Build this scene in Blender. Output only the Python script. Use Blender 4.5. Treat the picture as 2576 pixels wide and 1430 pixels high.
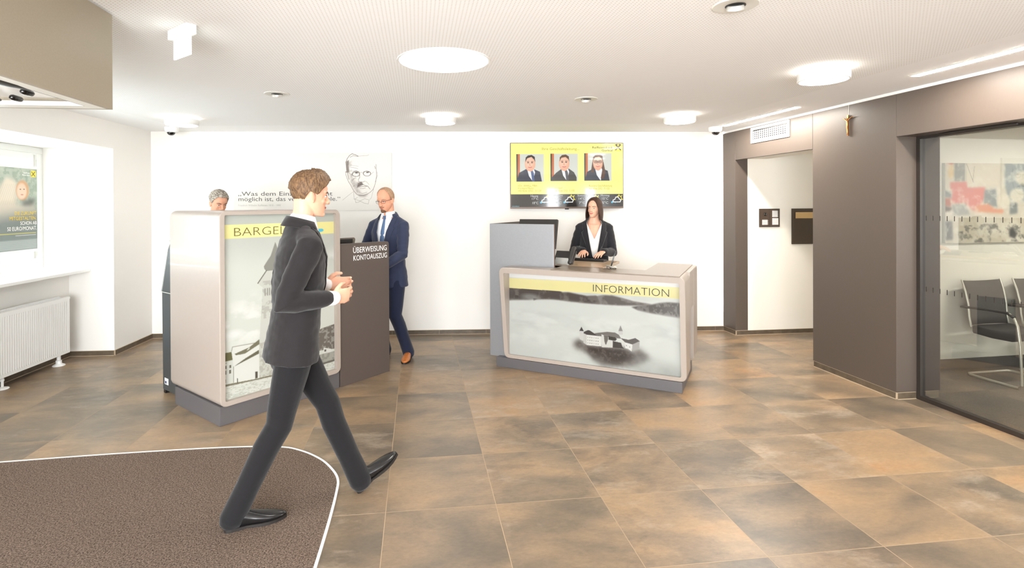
import bpy, bmesh, math, random
import numpy as np
from mathutils import Vector, Matrix, Euler, noise
from mathutils.bvhtree import BVHTree

for _o in list(bpy.data.objects):
    bpy.data.objects.remove(_o, do_unlink=True)
SC = bpy.context.scene
COL = SC.collection
R = math.radians
random.seed(7)
rng = np.random.default_rng(7)

# ------------------------------------------------------------------ camera
cd = bpy.data.cameras.new('camera')
cam = bpy.data.objects.new('camera', cd)
COL.objects.link(cam)
SC.camera = cam
cd.sensor_fit = 'HORIZONTAL'
cd.sensor_width = 36.0
F_PX = 1340.382
cd.lens = F_PX / 2576 * 36
cd.shift_x = (1288 - 1214.442) / 2576
cd.shift_y = -(715 - 522.339) / 2576
cd.clip_start = 0.05
PITCH, ROLL = -0.00417, -0.00455
_f = Vector((0, math.cos(PITCH), math.sin(PITCH)))
_r0 = Vector((1, 0, 0))
_u0 = _r0.cross(_f)
_r = math.cos(ROLL) * _r0 + math.sin(ROLL) * _u0
_u = _r.cross(_f)
cam.matrix_world = Matrix(((_r.x, _u.x, -_f.x, 0), (_r.y, _u.y, -_f.y, 0), (_r.z, _u.z, -_f.z, 1.654), (0, 0, 0, 1)))

# ------------------------------------------------------------------ view, world, light levels
SC.view_settings.view_transform = 'Standard'
SC.view_settings.look = 'None'
SC.view_settings.gamma = 1.0
SC.view_settings.use_curve_mapping = False
SC.view_settings.exposure = 0.36
SC.cycles.max_bounces = 8
SC.cycles.diffuse_bounces = 5
SC.cycles.glossy_bounces = 4
SC.cycles.transmission_bounces = 6
SC.cycles.transparent_max_bounces = 8
SC.cycles.sample_clamp_indirect = 6.0
SC.cycles.caustics_reflective = False
SC.cycles.caustics_refractive = False

world = bpy.data.worlds.new('world')
SC.world = world
world.use_nodes = True
wn = world.node_tree
bgn = wn.nodes['Background']
bgn.inputs['Color'].default_value = (0.93, 0.97, 1.0, 1)
bgn.inputs['Strength'].default_value = 10.5

L_PANEL, L_DRUM, L_SLOT, L_RING = 18.0, 16.0, 165.0, 34.0
L_DAY_REAR, L_MEET = 340.0, 62.0

def area_light(name, loc, rot, sx, sy, power, col=(1, 1, 1)):
    l = bpy.data.lights.new(name, 'AREA')
    l.shape = 'RECTANGLE'
    l.size, l.size_y, l.energy, l.color = sx, sy, power, col
    o = bpy.data.objects.new(name, l)
    COL.objects.link(o)
    o.location = loc
    o.rotation_euler = rot
    return o
# daylight coming in through the glazed street front behind the viewer
area_light('daylight_street_front', (-1.15, -2.95, 1.35), (R(104), 0, 0), 4.6, 2.1, L_DAY_REAR, (0.95, 0.98, 1.0))
area_light('daylight_side_pane', (3.0, -2.98, 1.15), (R(92), 0, 0), 0.36, 2.0, L_DAY_REAR * .07, (0.95, 0.98, 1.0))
area_light('daylight_side_pane', (4.2, -2.98, 1.15), (R(92), 0, 0), 0.30, 2.0, L_DAY_REAR * .06, (0.95, 0.98, 1.0))

# ------------------------------------------------------------------ helpers
def lin(c):
    out = []
    for v in c[:3]:
        v = v / 255.0
        out.append(v / 12.92 if v <= 0.04045 else ((v + 0.055) / 1.055) ** 2.4)
    return tuple(out) + (1.0,)

def mat(name, col, rough=0.5, metal=0.0, coat=0.0, emit=0.0, emit_col=None, spec=0.5, alpha=1.0, trans=0.0, ior=1.45,
        bump=None, vary=None, sheen=0.0):
    """bump=(scale, strength, stretch vector); vary=(scale, amount, stretch)"""
    m = bpy.data.materials.new(name)
    m.use_nodes = True
    nt = m.node_tree
    b = nt.nodes['Principled BSDF']
    b.inputs['Base Color'].default_value = lin(col)
    b.inputs['Roughness'].default_value = rough
    b.inputs['Metallic'].default_value = metal
    b.inputs['Coat Weight'].default_value = coat
    b.inputs['Coat Roughness'].default_value = 0.04
    b.inputs['Specular IOR Level'].default_value = spec
    b.inputs['Alpha'].default_value = alpha
    b.inputs['Transmission Weight'].default_value = trans
    b.inputs['IOR'].default_value = ior
    b.inputs['Sheen Weight'].default_value = sheen
    if emit > 0:
        b.inputs['Emission Color'].default_value = lin(emit_col or col)
        b.inputs['Emission Strength'].default_value = emit
    if bump or vary:
        tc = nt.nodes.new('ShaderNodeTexCoord')
    if bump:
        mp = nt.nodes.new('ShaderNodeMapping')
        mp.inputs['Scale'].default_value = bump[2] if len(bump) > 2 else (1, 1, 1)
        nz = nt.nodes.new('ShaderNodeTexNoise')
        nz.inputs['Scale'].default_value = bump[0]
        nz.inputs['Detail'].default_value = 4
        bp = nt.nodes.new('ShaderNodeBump')
        bp.inputs['Strength'].default_value = bump[1]
        bp.inputs['Distance'].default_value = 0.01
        nt.links.new(tc.outputs['Object'], mp.inputs['Vector'])
        nt.links.new(mp.outputs['Vector'], nz.inputs['Vector'])
        nt.links.new(nz.outputs['Fac'], bp.inputs['Height'])
        nt.links.new(bp.outputs['Normal'], b.inputs['Normal'])
    if vary:
        mp = nt.nodes.new('ShaderNodeMapping')
        mp.inputs['Scale'].default_value = vary[2] if len(vary) > 2 else (1, 1, 1)
        nz = nt.nodes.new('ShaderNodeTexNoise')
        nz.inputs['Scale'].default_value = vary[0]
        nz.inputs['Detail'].default_value = 5
        hs = nt.nodes.new('ShaderNodeHueSaturation')
        hs.inputs['Color'].default_value = lin(col)
        mr = nt.nodes.new('ShaderNodeMapRange')
        mr.inputs['To Min'].default_value = 1 - vary[1]
        mr.inputs['To Max'].default_value = 1 + vary[1]
        mr.inputs['From Min'].default_value = 0.25
        mr.inputs['From Max'].default_value = 0.75
        nt.links.new(tc.outputs['Object'], mp.inputs['Vector'])
        nt.links.new(mp.outputs['Vector'], nz.inputs['Vector'])
        nt.links.new(nz.outputs['Fac'], mr.inputs['Value'])
        nt.links.new(mr.outputs['Result'], hs.inputs['Value'])
        nt.links.new(hs.outputs['Color'], b.inputs['Base Color'])
    return m

def attr_mat(name, rough=0.5, coat=0.0, emit=0.0, spec=0.5, screen=False):
    """printed picture: colour comes from the mesh's own colour attribute"""
    m = mat(name, (200, 200, 200), rough, coat=coat, spec=spec)
    nt = m.node_tree
    b = nt.nodes['Principled BSDF']
    a = nt.nodes.new('ShaderNodeAttribute')
    a.attribute_name = 'print'
    if screen:
        b.inputs['Base Color'].default_value = (.012, .012, .012, 1)
    else:
        nt.links.new(a.outputs['Color'], b.inputs['Base Color'])
    if emit > 0:
        nt.links.new(a.outputs['Color'], b.inputs['Emission Color'])
        b.inputs['Emission Strength'].default_value = emit
    return m

def link(o, parent=None):
    COL.objects.link(o)
    if parent is not None:
        o.parent = parent
    return o

def tag(o, label, cat, group=None):
    o['label'] = label
    o['category'] = cat
    if group:
        o['group'] = group
    return o

def thing(name, label, cat, loc=(0, 0, 0), rotz=0.0, group=None):
    o = bpy.data.objects.new(name, None)
    o.empty_display_size = 0.1
    link(o)
    o.location = loc
    o.rotation_euler = (0, 0, rotz)
    return tag(o, label, cat, group)

def obj(name, bm, m, parent=None, smooth=None, bevel=0.0, label=None):
    """turn a bmesh (or a mesh) into one linked mesh object"""
    if isinstance(bm, bmesh.types.BMesh):
        bmesh.ops.recalc_face_normals(bm, faces=bm.faces)
        me = bpy.data.meshes.new(name)
        bm.to_mesh(me)
        bm.free()
    else:
        me = bm
    me.materials.append(m)
    o = bpy.data.objects.new(name, me)
    link(o, parent)
    if smooth is not None:
        for p in me.polygons:
            p.use_smooth = True
        if smooth > 0:
            me.set_sharp_from_angle(angle=R(smooth))
    if bevel > 0:
        md = o.modifiers.new('bevel', 'BEVEL')
        md.width = bevel
        md.segments = 2
        md.limit_method = 'ANGLE'
        md.angle_limit = R(40)
        md.harden_normals = False
    if label:
        o['label'] = label
    return o

def struct(name, bm, m, parent=None, **k):
    o = obj(name, bm, m, parent, **k)
    if parent is None:
        o['kind'] = 'structure'
        o['category'] = name.split('_')[0]
    return o

def BM():
    return bmesh.new()

def box(bm, x0, x1, y0, y1, z0, z1, M=None):
    vs = [Vector((x, y, z)) for z in (z0, z1) for y in (y0, y1) for x in (x0, x1)]
    if M is not None:
        vs = [M @ v for v in vs]
    v = [bm.verts.new(p) for p in vs]
    for f in ((0, 2, 3, 1), (4, 5, 7, 6), (0, 1, 5, 4), (2, 6, 7, 3), (0, 4, 6, 2), (1, 3, 7, 5)):
        bm.faces.new([v[i] for i in f])
    return bm

def mbox(*a, M=None):
    return box(BM(), *a, M=M)

def loft(bm, rings, cap0=True, cap1=True, close=True):
    """bridge rings of equal length"""
    rv = [[bm.verts.new(p) for p in r] for r in rings]
    n = len(rv[0])
    for a, b in zip(rv[:-1], rv[1:]):
        for i in range(n if close else n - 1):
            j = (i + 1) % n
            bm.faces.new((a[i], a[j], b[j], b[i]))
    if cap0:
        bm.faces.new(list(reversed(rv[0])))
    if cap1:
        bm.faces.new(rv[-1])
    return rv

def prism(bm, poly, z0, z1):
    return loft(bm, [[Vector((p[0], p[1], z0)) for p in poly], [Vector((p[0], p[1], z1)) for p in poly]])

def rrect(x0, x1, z0, z1, r, n=5):
    """rounded rectangle as (x, z) pairs"""
    out = []
    for cx, cz, a0 in ((x1 - r, z1 - r, 0), (x0 + r, z1 - r, 90), (x0 + r, z0 + r, 180), (x1 - r, z0 + r, 270)):
        for k in range(n + 1):
            a = R(a0 + 90 * k / n)
            out.append((cx + r * math.cos(a), cz + r * math.sin(a)))
    return out

def cyl(bm, p, q, r0, r1=None, n=20, cap=True):
    p, q = Vector(p), Vector(q)
    r1 = r0 if r1 is None else r1
    t = (q - p).normalized()
    s = t.orthogonal().normalized()
    o = t.cross(s)
    ring = lambda c, r: [c + r * (math.cos(2 * math.pi * i / n) * s + math.sin(2 * math.pi * i / n) * o) for i in range(n)]
    loft(bm, [ring(p, r0), ring(q, r1)], cap, cap)
    return bm

def lathe(bm, prof, n=32, c=(0, 0, 0)):
    """profile of (radius, z) turned about the vertical axis; ends are capped"""
    c = Vector(c)
    rings = [[c + Vector((max(r, 1e-4) * math.cos(2 * math.pi * i / n), max(r, 1e-4) * math.sin(2 * math.pi * i / n), z)) for i in range(n)] for r, z in prof]
    loft(bm, rings)
    return bm

def tube(bm, pts, rad, side=(1, 0, 0), n=14, caps=True, rnd=True):
    """swept tube with elliptical sections; rad entries r or (a along side, b across)"""
    pts = [Vector(p) for p in pts]
    side = Vector(side)
    rads = [(r, r) if not isinstance(r, (tuple, list)) else tuple(r) for r in (rad if isinstance(rad, (list, tuple)) and len(rad) == len(pts) else [rad] * len(pts))]
    P, A, T = [], [], []
    for i, p in enumerate(pts):
        t = (pts[min(i + 1, len(pts) - 1)] - pts[max(i - 1, 0)]).normalized()
        P.append(p); A.append(rads[i]); T.append(t)
    if rnd:
        m0, m1 = min(A[0]), min(A[-1])
        P = [P[0] - T[0] * m0 * .9, P[0] - T[0] * m0 * .6] + P + [P[-1] + T[-1] * m1 * .6, P[-1] + T[-1] * m1 * .9]
        A = [(A[0][0] * .35, A[0][1] * .35), (A[0][0] * .8, A[0][1] * .8)] + A + [(A[-1][0] * .8, A[-1][1] * .8), (A[-1][0] * .35, A[-1][1] * .35)]
        T = [T[0], T[0]] + T + [T[-1], T[-1]]
    rings = []
    for p, (a, b), t in zip(P, A, T):
        s = side - t * side.dot(t)
        if s.length < 1e-4:
            s = t.orthogonal()
        s.normalize()
        o = t.cross(s)
        rings.append([p + a * math.cos(2 * math.pi * k / n) * s + b * math.sin(2 * math.pi * k / n) * o for k in range(n)])
    loft(bm, rings, caps, caps)
    return bm

def ell(bm, c, r, M=None, u=18, v=12):
    """ellipsoid"""
    c = Vector(c)
    rings = []
    for j in range(1, v):
        ph = math.pi * j / v
        rings.append([Vector((r[0] * math.sin(ph) * math.cos(2 * math.pi * i / u), r[1] * math.sin(ph) * math.sin(2 * math.pi * i / u), r[2] * math.cos(ph))) for i in range(u)])
    if M is not None:
        rings = [[M @ p for p in q] for q in rings]
    rings = [[c + p for p in q] for q in rings]
    top = c + ((M @ Vector((0, 0, r[2]))) if M is not None else Vector((0, 0, r[2])))
    bot = c - ((M @ Vector((0, 0, r[2]))) if M is not None else Vector((0, 0, r[2])))
    rv = loft(bm, rings, False, False)
    a, b = bm.verts.new(top), bm.verts.new(bot)
    for i in range(u):
        j = (i + 1) % u
        bm.faces.new((rv[0][j], rv[0][i], a))
        bm.faces.new((rv[-1][i], rv[-1][j], b))
    return bm

def evalmesh(o):
    dg = bpy.context.evaluated_depsgraph_get()
    dg.update()
    return bpy.data.meshes.new_from_object(o.evaluated_get(dg))

def text(s, name, m, parent, M, rect, align='fit', offset=0.0, depth=0.0006, lines=1.0):
    """lettering mesh in the local x-z plane facing -y, fitted into rect=(x0, x1, z0, z1) at local y given by M"""
    c = bpy.data.curves.new(name, 'FONT')
    c.body = s
    c.offset = offset
    c.align_x = 'RIGHT' if align == 'right' else 'LEFT'
    c.space_line = lines
    c.resolution_u = 3
    o = bpy.data.objects.new(name, c)
    COL.objects.link(o)
    me = evalmesh(o)
    bpy.data.objects.remove(o)
    bpy.data.curves.remove(c)
    co = np.zeros(len(me.vertices) * 3)
    me.vertices.foreach_get('co', co)
    co = co.reshape(-1, 3)
    lo, hi = co.min(0), co.max(0)
    x0, x1, z0, z1 = rect
    sx = (x1 - x0) / (hi[0] - lo[0])
    sz = (z1 - z0) / (hi[1] - lo[1])
    out = np.zeros_like(co)
    out[:, 0] = x0 + (co[:, 0] - lo[0]) * sx
    out[:, 2] = z0 + (co[:, 1] - lo[1]) * sz
    me.vertices.foreach_set('co', out.ravel())
    me.transform(M)
    me.update()
    me.materials.clear()
    o = obj(name, me, m, parent)
    return o

# ------------------------------------------------------------------ picture canvas (printed motifs as coloured grids)
class Canvas:
    def __init__(s, w, h, x0, x1, z0, z1, bg, gain=1.0):
        s.gain = gain
        s.w, s.h, s.b = w, h, (x0, x1, z0, z1)
        s.a = np.ones((h, w, 3)) * np.array(bg) / 255.0
        X = x0 + (np.arange(w) + .5) / w * (x1 - x0)
        Z = z1 - (np.arange(h) + .5) / h * (z1 - z0)
        s.X, s.Z = np.meshgrid(X, Z)
        s.px = (x1 - x0) / w
    def put(s, m, c, al=1.0):
        c = np.array(c) / 255.0 if not isinstance(c, np.ndarray) else c
        m = np.clip(m * al, 0, 1)[..., None]
        s.a = s.a * (1 - m) + c * m
    def mask(s, pts):
        acc = np.zeros_like(s.X)
        for ox, oz in ((-.25, -.25), (.25, -.25), (-.25, .25), (.25, .25)):
            X, Z = s.X + ox * s.px, s.Z + oz * s.px
            ins = np.zeros(X.shape, bool)
            n = len(pts)
            for i in range(n):
                (xa, za), (xb, zb) = pts[i], pts[(i + 1) % n]
                if za == zb:
                    continue
                cond = (za > Z) != (zb > Z)
                ins ^= cond & (X < (xb - xa) * (Z - za) / (zb - za) + xa)
            acc += ins
        return acc / 4
    def blur(s, m, r):
        k = max(1, int(r / s.px))
        for _ in range(3):
            for ax in (0, 1):
                p = np.pad(m, [(k, k) if a == ax else (0, 0) for a in (0, 1)], mode='edge')
                cs = np.cumsum(p, axis=ax)
                z = np.zeros_like(np.take(cs, [0], axis=ax))
                cs = np.concatenate([z, cs], axis=ax)
                n = m.shape[ax]
                m = (np.take(cs, range(2 * k + 1, 2 * k + 1 + n), axis=ax) - np.take(cs, range(0, n), axis=ax)) / (2 * k + 1)
        return m
    def poly(s, pts, c, al=1.0, soft=0):
        m = s.mask(pts)
        if soft:
            m = s.blur(m, soft)
        s.put(m, c, al)
    def rect(s, x0, x1, z0, z1, c, al=1.0, soft=0):
        s.poly([(x0, z0), (x1, z0), (x1, z1), (x0, z1)], c, al, soft)
    def oval(s, cx, cz, rx, rz, c, al=1.0, soft=None):
        d = np.sqrt(((s.X - cx) / rx) ** 2 + ((s.Z - cz) / rz) ** 2)
        w = (soft or s.px) / min(rx, rz)
        s.put(np.clip((1 - d) / w + .5, 0, 1), c, al)
    def ring(s, cx, cz, rx, rz, wd, c, al=1.0):
        d = np.abs(np.sqrt(((s.X - cx) / rx) ** 2 + ((s.Z - cz) / rz) ** 2) - 1) * min(rx, rz)
        s.put(np.clip((wd / 2 - d) / s.px + .5, 0, 1), c, al)
    def line(s, pts, wd, c, al=1.0):
        for (xa, za), (xb, zb) in zip(pts[:-1], pts[1:]):
            dx, dz = xb - xa, zb - za
            L = dx * dx + dz * dz + 1e-12
            t = np.clip(((s.X - xa) * dx + (s.Z - za) * dz) / L, 0, 1)
            d = np.hypot(s.X - xa - t * dx, s.Z - za - t * dz)
            s.put(np.clip((wd / 2 - d) / s.px + .5, 0, 1), c, al)
    def noise(s, scale, octaves=4, seed=0, sx=1.0, sz=1.0):
        r = np.random.default_rng(seed)
        out = np.zeros_like(s.X)
        amp, tot = 1.0, 0.0
        f = scale
        for _ in range(octaves):
            g = r.random((64, 64))
            u, v = (s.X * f * sx) % 63, (s.Z * f * sz) % 63
            i, j = u.astype(int), v.astype(int)
            a, b = u - i, v - j
            a, b = a * a * (3 - 2 * a), b * b * (3 - 2 * b)
            i2, j2 = (i + 1) % 64, (j + 1) % 64
            out += amp * ((g[j, i] * (1 - a) + g[j, i2] * a) * (1 - b) + (g[j2, i] * (1 - a) + g[j2, i2] * a) * b)
            tot += amp
            amp *= .5
            f *= 2.03
        return out / tot
    def mesh(s, name, m, parent, y):
        w, h = s.w, s.h
        x0, x1, z0, z1 = s.b
        me = bpy.data.meshes.new(name)
        X = np.linspace(x0, x1, w)
        Z = np.linspace(z1, z0, h)
        gx, gz = np.meshgrid(X, Z)
        co = np.stack([gx, np.full_like(gx, y), gz], -1).reshape(-1, 3)
        idx = np.arange(w * h).reshape(h, w)
        q = np.stack([idx[:-1, :-1], idx[1:, :-1], idx[1:, 1:], idx[:-1, 1:]], -1).reshape(-1, 4)
        me.vertices.add(len(co))
        me.vertices.foreach_set('co', co.ravel())
        me.loops.add(q.size)
        me.loops.foreach_set('vertex_index', q.ravel().astype(np.int32))
        me.polygons.add(len(q))
        me.polygons.foreach_set('loop_start', np.arange(0, q.size, 4, dtype=np.int32))
        me.update(calc_edges=True)
        a = np.clip(s.a, 0, 1)
        l = np.where(a <= .04045, a / 12.92, ((a + .055) / 1.055) ** 2.4)
        l = l * s.gain
        l = np.concatenate([l, np.ones((h, w, 1))], -1)
        at = me.attributes.new('print', 'FLOAT_COLOR', 'POINT')
        at.data.foreach_set('color', l.reshape(-1).astype(np.float32))
        return obj(name, me, m, parent)

# ------------------------------------------------------------------ materials
def wall_mat(name, col, rough=0.85):
    return mat(name, col, rough, bump=(180, 0.06), spec=0.25)

M_WALL = wall_mat('white plaster', (238, 235, 230))
M_WALLC = wall_mat('cream plaster', (238, 233, 222))
M_GREY = mat('dark taupe laminate', (86, 76, 69), 0.42, bump=(60, 0.03, (40, 40, 1)), vary=(45, 0.05, (14, 14, .5)))
M_DKGREY = mat('slate grey laminate', (88, 85, 87), 0.36, vary=(80, 0.03))
M_BROWNPANEL = mat('brown grey laminate', (84, 74, 69), 0.45, vary=(90, 0.03))
M_BEIGE = mat('beige satin lacquer', (162, 151, 142), 0.38, coat=0.15, vary=(30, 0.015))
M_BULK = mat('taupe bulkhead panel', (158, 147, 129), 0.5, vary=(140, 0.05))
M_CREAM = mat('cream lacquer', (222, 220, 212), 0.4)
M_WHITE = mat('white lacquer', (240, 240, 238), 0.35)
M_WHITEP = mat('white plastic', (236, 236, 234), 0.45)
M_BLACK = mat('black plastic', (26, 24, 23), 0.4)
M_BLACKG = mat('black gloss', (14, 13, 13), 0.12, coat=0.5)
M_ANTH = mat('anthracite metal', (58, 62, 64), 0.4, vary=(200, 0.03))
M_BRONZE = mat('bronze', (168, 120, 74), 0.32, metal=0.9)
M_CHROME = mat('brushed steel', (190, 186, 176), 0.28, metal=0.9)
M_SILVER = mat('silver paint', (196, 194, 188), 0.35, metal=0.4)
M_BASE = mat('brown tile skirting', (92, 80, 66), 0.45, vary=(14, 0.3))
M_GROUT = mat('pale grout', (176, 158, 134), 0.8)
M_FRAMEB = mat('dark bronze aluminium', (48, 42, 38), 0.4)
M_YELLOW = mat('yellow', (250, 226, 60), 0.5)
M_INK = mat('black lettering', (28, 27, 26), 0.5)
M_INKW = mat('white lettering', (245, 242, 238), 0.5, emit=0.12)
M_OLIVE = mat('olive lettering', (96, 88, 40), 0.5)
M_INKG = mat('grey lettering', (176, 174, 168), 0.6)
M_DESKTOP = mat('grey brown desk top', (126, 112, 98), 0.3, coat=0.2, vary=(60, 0.05, (1, 8, 1)))
M_WORKTOP = mat('light brown work top', (160, 138, 112), 0.35, coat=0.2, vary=(40, 0.05, (1, 8, 1)))

def emit_mat(name, col, s):
    return mat(name, col, 0.6, emit=s, emit_col=col)
M_LPANEL = emit_mat('lit round panel', (255, 251, 244), L_PANEL)
M_LDRUM = emit_mat('lit drum diffuser', (255, 249, 240), L_DRUM)
M_LRING = emit_mat('lit upper ring', (255, 247, 236), L_RING)
M_LSLOT = emit_mat('lit slot', (255, 248, 238), L_SLOT)
M_LEXIT = emit_mat('lit exit panel', (244, 255, 252), 1.6)
M_LED = emit_mat('led strip', (255, 252, 248), 6.0)
M_LMEET = emit_mat('lit meeting room slot', (255, 250, 242), L_MEET)

GLR = 5.5
def glass_mat(name, tint=(228, 238, 234), refl=0.5):
    """thin clear glass: transparent with a fresnel reflection"""
    m = bpy.data.materials.new(name)
    m.use_nodes = True
    nt = m.node_tree
    nt.nodes.remove(nt.nodes['Principled BSDF'])
    out = nt.nodes['Material Output']
    tr = nt.nodes.new('ShaderNodeBsdfTransparent')
    tr.inputs['Color'].default_value = lin(tint)
    gl = nt.nodes.new('ShaderNodeBsdfGlossy')
    gl.inputs['Roughness'].default_value = 0.02
    fr = nt.nodes.new('ShaderNodeFresnel')
    fr.inputs['IOR'].default_value = 1.5
    mu = nt.nodes.new('ShaderNodeMath')
    mu.operation = 'MULTIPLY'
    mu.inputs[1].default_value = refl
    mx = nt.nodes.new('ShaderNodeMixShader')
    ge = nt.nodes.new('ShaderNodeNewGeometry')
    ff = nt.nodes.new('ShaderNodeMath')
    ff.operation = 'SUBTRACT'
    ff.inputs[0].default_value = 1.0
    nt.links.new(ge.outputs['Backfacing'], ff.inputs[1])
    f2 = nt.nodes.new('ShaderNodeMath')
    f2.operation = 'MULTIPLY'
    nt.links.new(fr.outputs[0], f2.inputs[0])
    nt.links.new(ff.outputs[0], f2.inputs[1])
    nt.links.new(f2.outputs[0], mu.inputs[0])
    nt.links.new(mu.outputs[0], mx.inputs[0])
    nt.links.new(tr.outputs[0], mx.inputs[1])
    nt.links.new(gl.outputs[0], mx.inputs[2])
    nt.links.new(mx.outputs[0], out.inputs['Surface'])
    return m
M_GLASS = glass_mat('partition glass', (238, 240, 238), GLR)
M_WGLASS = glass_mat('window glass', (245, 250, 250), 0.8)

def nodes(m):
    nt = m.node_tree
    return nt, nt.nodes, nt.links, nt.nodes['Principled BSDF']

def math_node(nt, op, a=None, b=None, c=None):
    n = nt.nodes.new('ShaderNodeMath')
    n.operation = op
    for i, v in enumerate((a, b, c)):
        if v is None:
            continue
        if isinstance(v, (int, float)):
            n.inputs[i].default_value = v
        else:
            nt.links.new(v, n.inputs[i])
    return n.outputs[0]

def ramp(nt, fac, stops):
    n = nt.nodes.new('ShaderNodeValToRGB')
    el = n.color_ramp.elements
    el[0].position, el[0].color = stops[0][0], lin(stops[0][1])
    el[1].position, el[1].color = stops[-1][0], lin(stops[-1][1])
    for p, c in stops[1:-1]:
        e = el.new(p)
        e.color = lin(c)
    nt.links.new(fac, n.inputs[0])
    return n.outputs[0]

def mixc(nt, fac, a, b, mode='MIX'):
    n = nt.nodes.new('ShaderNodeMix')
    n.data_type = 'RGBA'
    n.blend_type = mode
    for s, v in ((n.inputs[0], fac), (n.inputs[6], a), (n.inputs[7], b)):
        if isinstance(v, (int, float)):
            s.default_value = v
        elif isinstance(v, tuple):
            s.default_value = v
        else:
            nt.links.new(v, s)
    return n.outputs[2]

def tile_mat():
    m = mat('brown stone tiles', (150, 126, 100), 0.4)
    nt, N, L, b = nodes(m)
    uv = N.new('ShaderNodeUVMap')
    sep = N.new('ShaderNodeSeparateXYZ')
    L.new(uv.outputs[0], sep.inputs[0])
    fx, fy = math_node(nt, 'FLOOR', sep.outputs[0]), math_node(nt, 'FLOOR', sep.outputs[1])
    gx, gy = math_node(nt, 'FRACT', sep.outputs[0]), math_node(nt, 'FRACT', sep.outputs[1])
    cmb = N.new('ShaderNodeCombineXYZ')
    L.new(fx, cmb.inputs[0]); L.new(fy, cmb.inputs[1])
    wn_ = N.new('ShaderNodeTexWhiteNoise')
    wn_.noise_dimensions = '2D'
    L.new(cmb.outputs[0], wn_.inputs['Vector'])
    sc = N.new('ShaderNodeSeparateColor')
    L.new(wn_.outputs['Color'], sc.inputs[0])
    W = math_node(nt, 'MULTIPLY', wn_.outputs['Value'], 37.0)
    def nz(scale, detail, w, rough=0.6, dist=0.0, stretch=(1, 1, 1)):
        mp = N.new('ShaderNodeMapping')
        mp.inputs['Scale'].default_value = stretch
        L.new(uv.outputs[0], mp.inputs['Vector'])
        n = N.new('ShaderNodeTexNoise')
        n.noise_dimensions = '4D'
        n.inputs['Scale'].default_value = scale
        n.inputs['Detail'].default_value = detail
        n.inputs['Roughness'].default_value = rough
        n.inputs['Distortion'].default_value = dist
        L.new(mp.outputs[0], n.inputs['Vector'])
        L.new(w, n.inputs['W'])
        return n.outputs['Fac']
    n1 = nz(1.3, 5, W, 0.55, 0.5, (.7, 1.3, 1))
    W2 = math_node(nt, 'ADD', W, 11.3)
    n2 = nz(1.7, 8, W2, 0.7, 0.8, (.8, 1.5, 1))
    W3 = math_node(nt, 'ADD', W, 23.1)
    n3 = nz(2.2, 9, W3, 0.72, 0.3, (.7, 1.6, 1))
    n4 = nz(26, 8, W, 0.8, 0.4, (.6, 1.3, 1))
    # tone shift of each tile
    t1 = math_node(nt, 'ADD', n1, math_node(nt, 'MULTIPLY', math_node(nt, 'SUBTRACT', sc.outputs[0], 0.5), 0.22))
    base = ramp(nt, t1, [(0.30, (102, 91, 78)), (0.43, (122, 106, 88)), (0.54, (142, 120, 96)), (0.66, (156, 129, 99)), (0.78, (162, 124, 88))])
    # dark blue-grey cloud patches
    k2 = math_node(nt, 'ADD', n2, math_node(nt, 'MULTIPLY', math_node(nt, 'SUBTRACT', sc.outputs[1], 0.5), 0.22))
    mr = N.new('ShaderNodeMapRange'); mr.inputs['From Min'].default_value = 0.52; mr.inputs['From Max'].default_value = 0.76
    L.new(k2, mr.inputs['Value'])
    c1 = mixc(nt, math_node(nt, 'MULTIPLY', mr.outputs[0], 0.62), base, lin((66, 61, 57)))
    # pale chalky smears
    k3 = math_node(nt, 'ADD', n3, math_node(nt, 'MULTIPLY', math_node(nt, 'SUBTRACT', sc.outputs[2], 0.5), 0.16))
    mr3 = N.new('ShaderNodeMapRange'); mr3.inputs['From Min'].default_value = 0.56; mr3.inputs['From Max'].default_value = 0.74
    L.new(k3, mr3.inputs['Value'])
    c2 = mixc(nt, math_node(nt, 'MULTIPLY', mr3.outputs[0], 0.55), c1, lin((176, 161, 144)))
    fine = N.new('ShaderNodeMapRange'); fine.inputs['To Min'].default_value = 0.80; fine.inputs['To Max'].default_value = 1.20
    fine.inputs['From Min'].default_value = 0.3; fine.inputs['From Max'].default_value = 0.7
    L.new(n4, fine.inputs['Value'])
    hs = N.new('ShaderNodeHueSaturation')
    L.new(c2, hs.inputs['Color']); L.new(fine.outputs[0], hs.inputs['Value'])
    # grout
    ex = math_node(nt, 'MINIMUM', gx, math_node(nt, 'SUBTRACT', 1.0, gx))
    ey = math_node(nt, 'MINIMUM', gy, math_node(nt, 'SUBTRACT', 1.0, gy))
    e = math_node(nt, 'MINIMUM', ex, ey)
    g = math_node(nt, 'LESS_THAN', e, 0.0031)
    col = mixc(nt, g, hs.outputs[0], lin((164, 142, 116)))
    L.new(col, b.inputs['Base Color'])
    r = math_node(nt, 'ADD', 0.0, 0.33)
    L.new(math_node(nt, 'MAXIMUM', r, math_node(nt, 'MULTIPLY', g, 0.8)), b.inputs['Roughness'])
    bp = N.new('ShaderNodeBump'); bp.inputs['Strength'].default_value = 0.10; bp.inputs['Distance'].default_value = 0.004
    h = math_node(nt, 'ADD', math_node(nt, 'ADD', n3, math_node(nt, 'MULTIPLY', n4, 0.5)), math_node(nt, 'MULTIPLY', g, -1.5))
    L.new(h, bp.inputs['Height']); L.new(bp.outputs[0], b.inputs['Normal'])
    return m
M_TILE = tile_mat()

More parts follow.
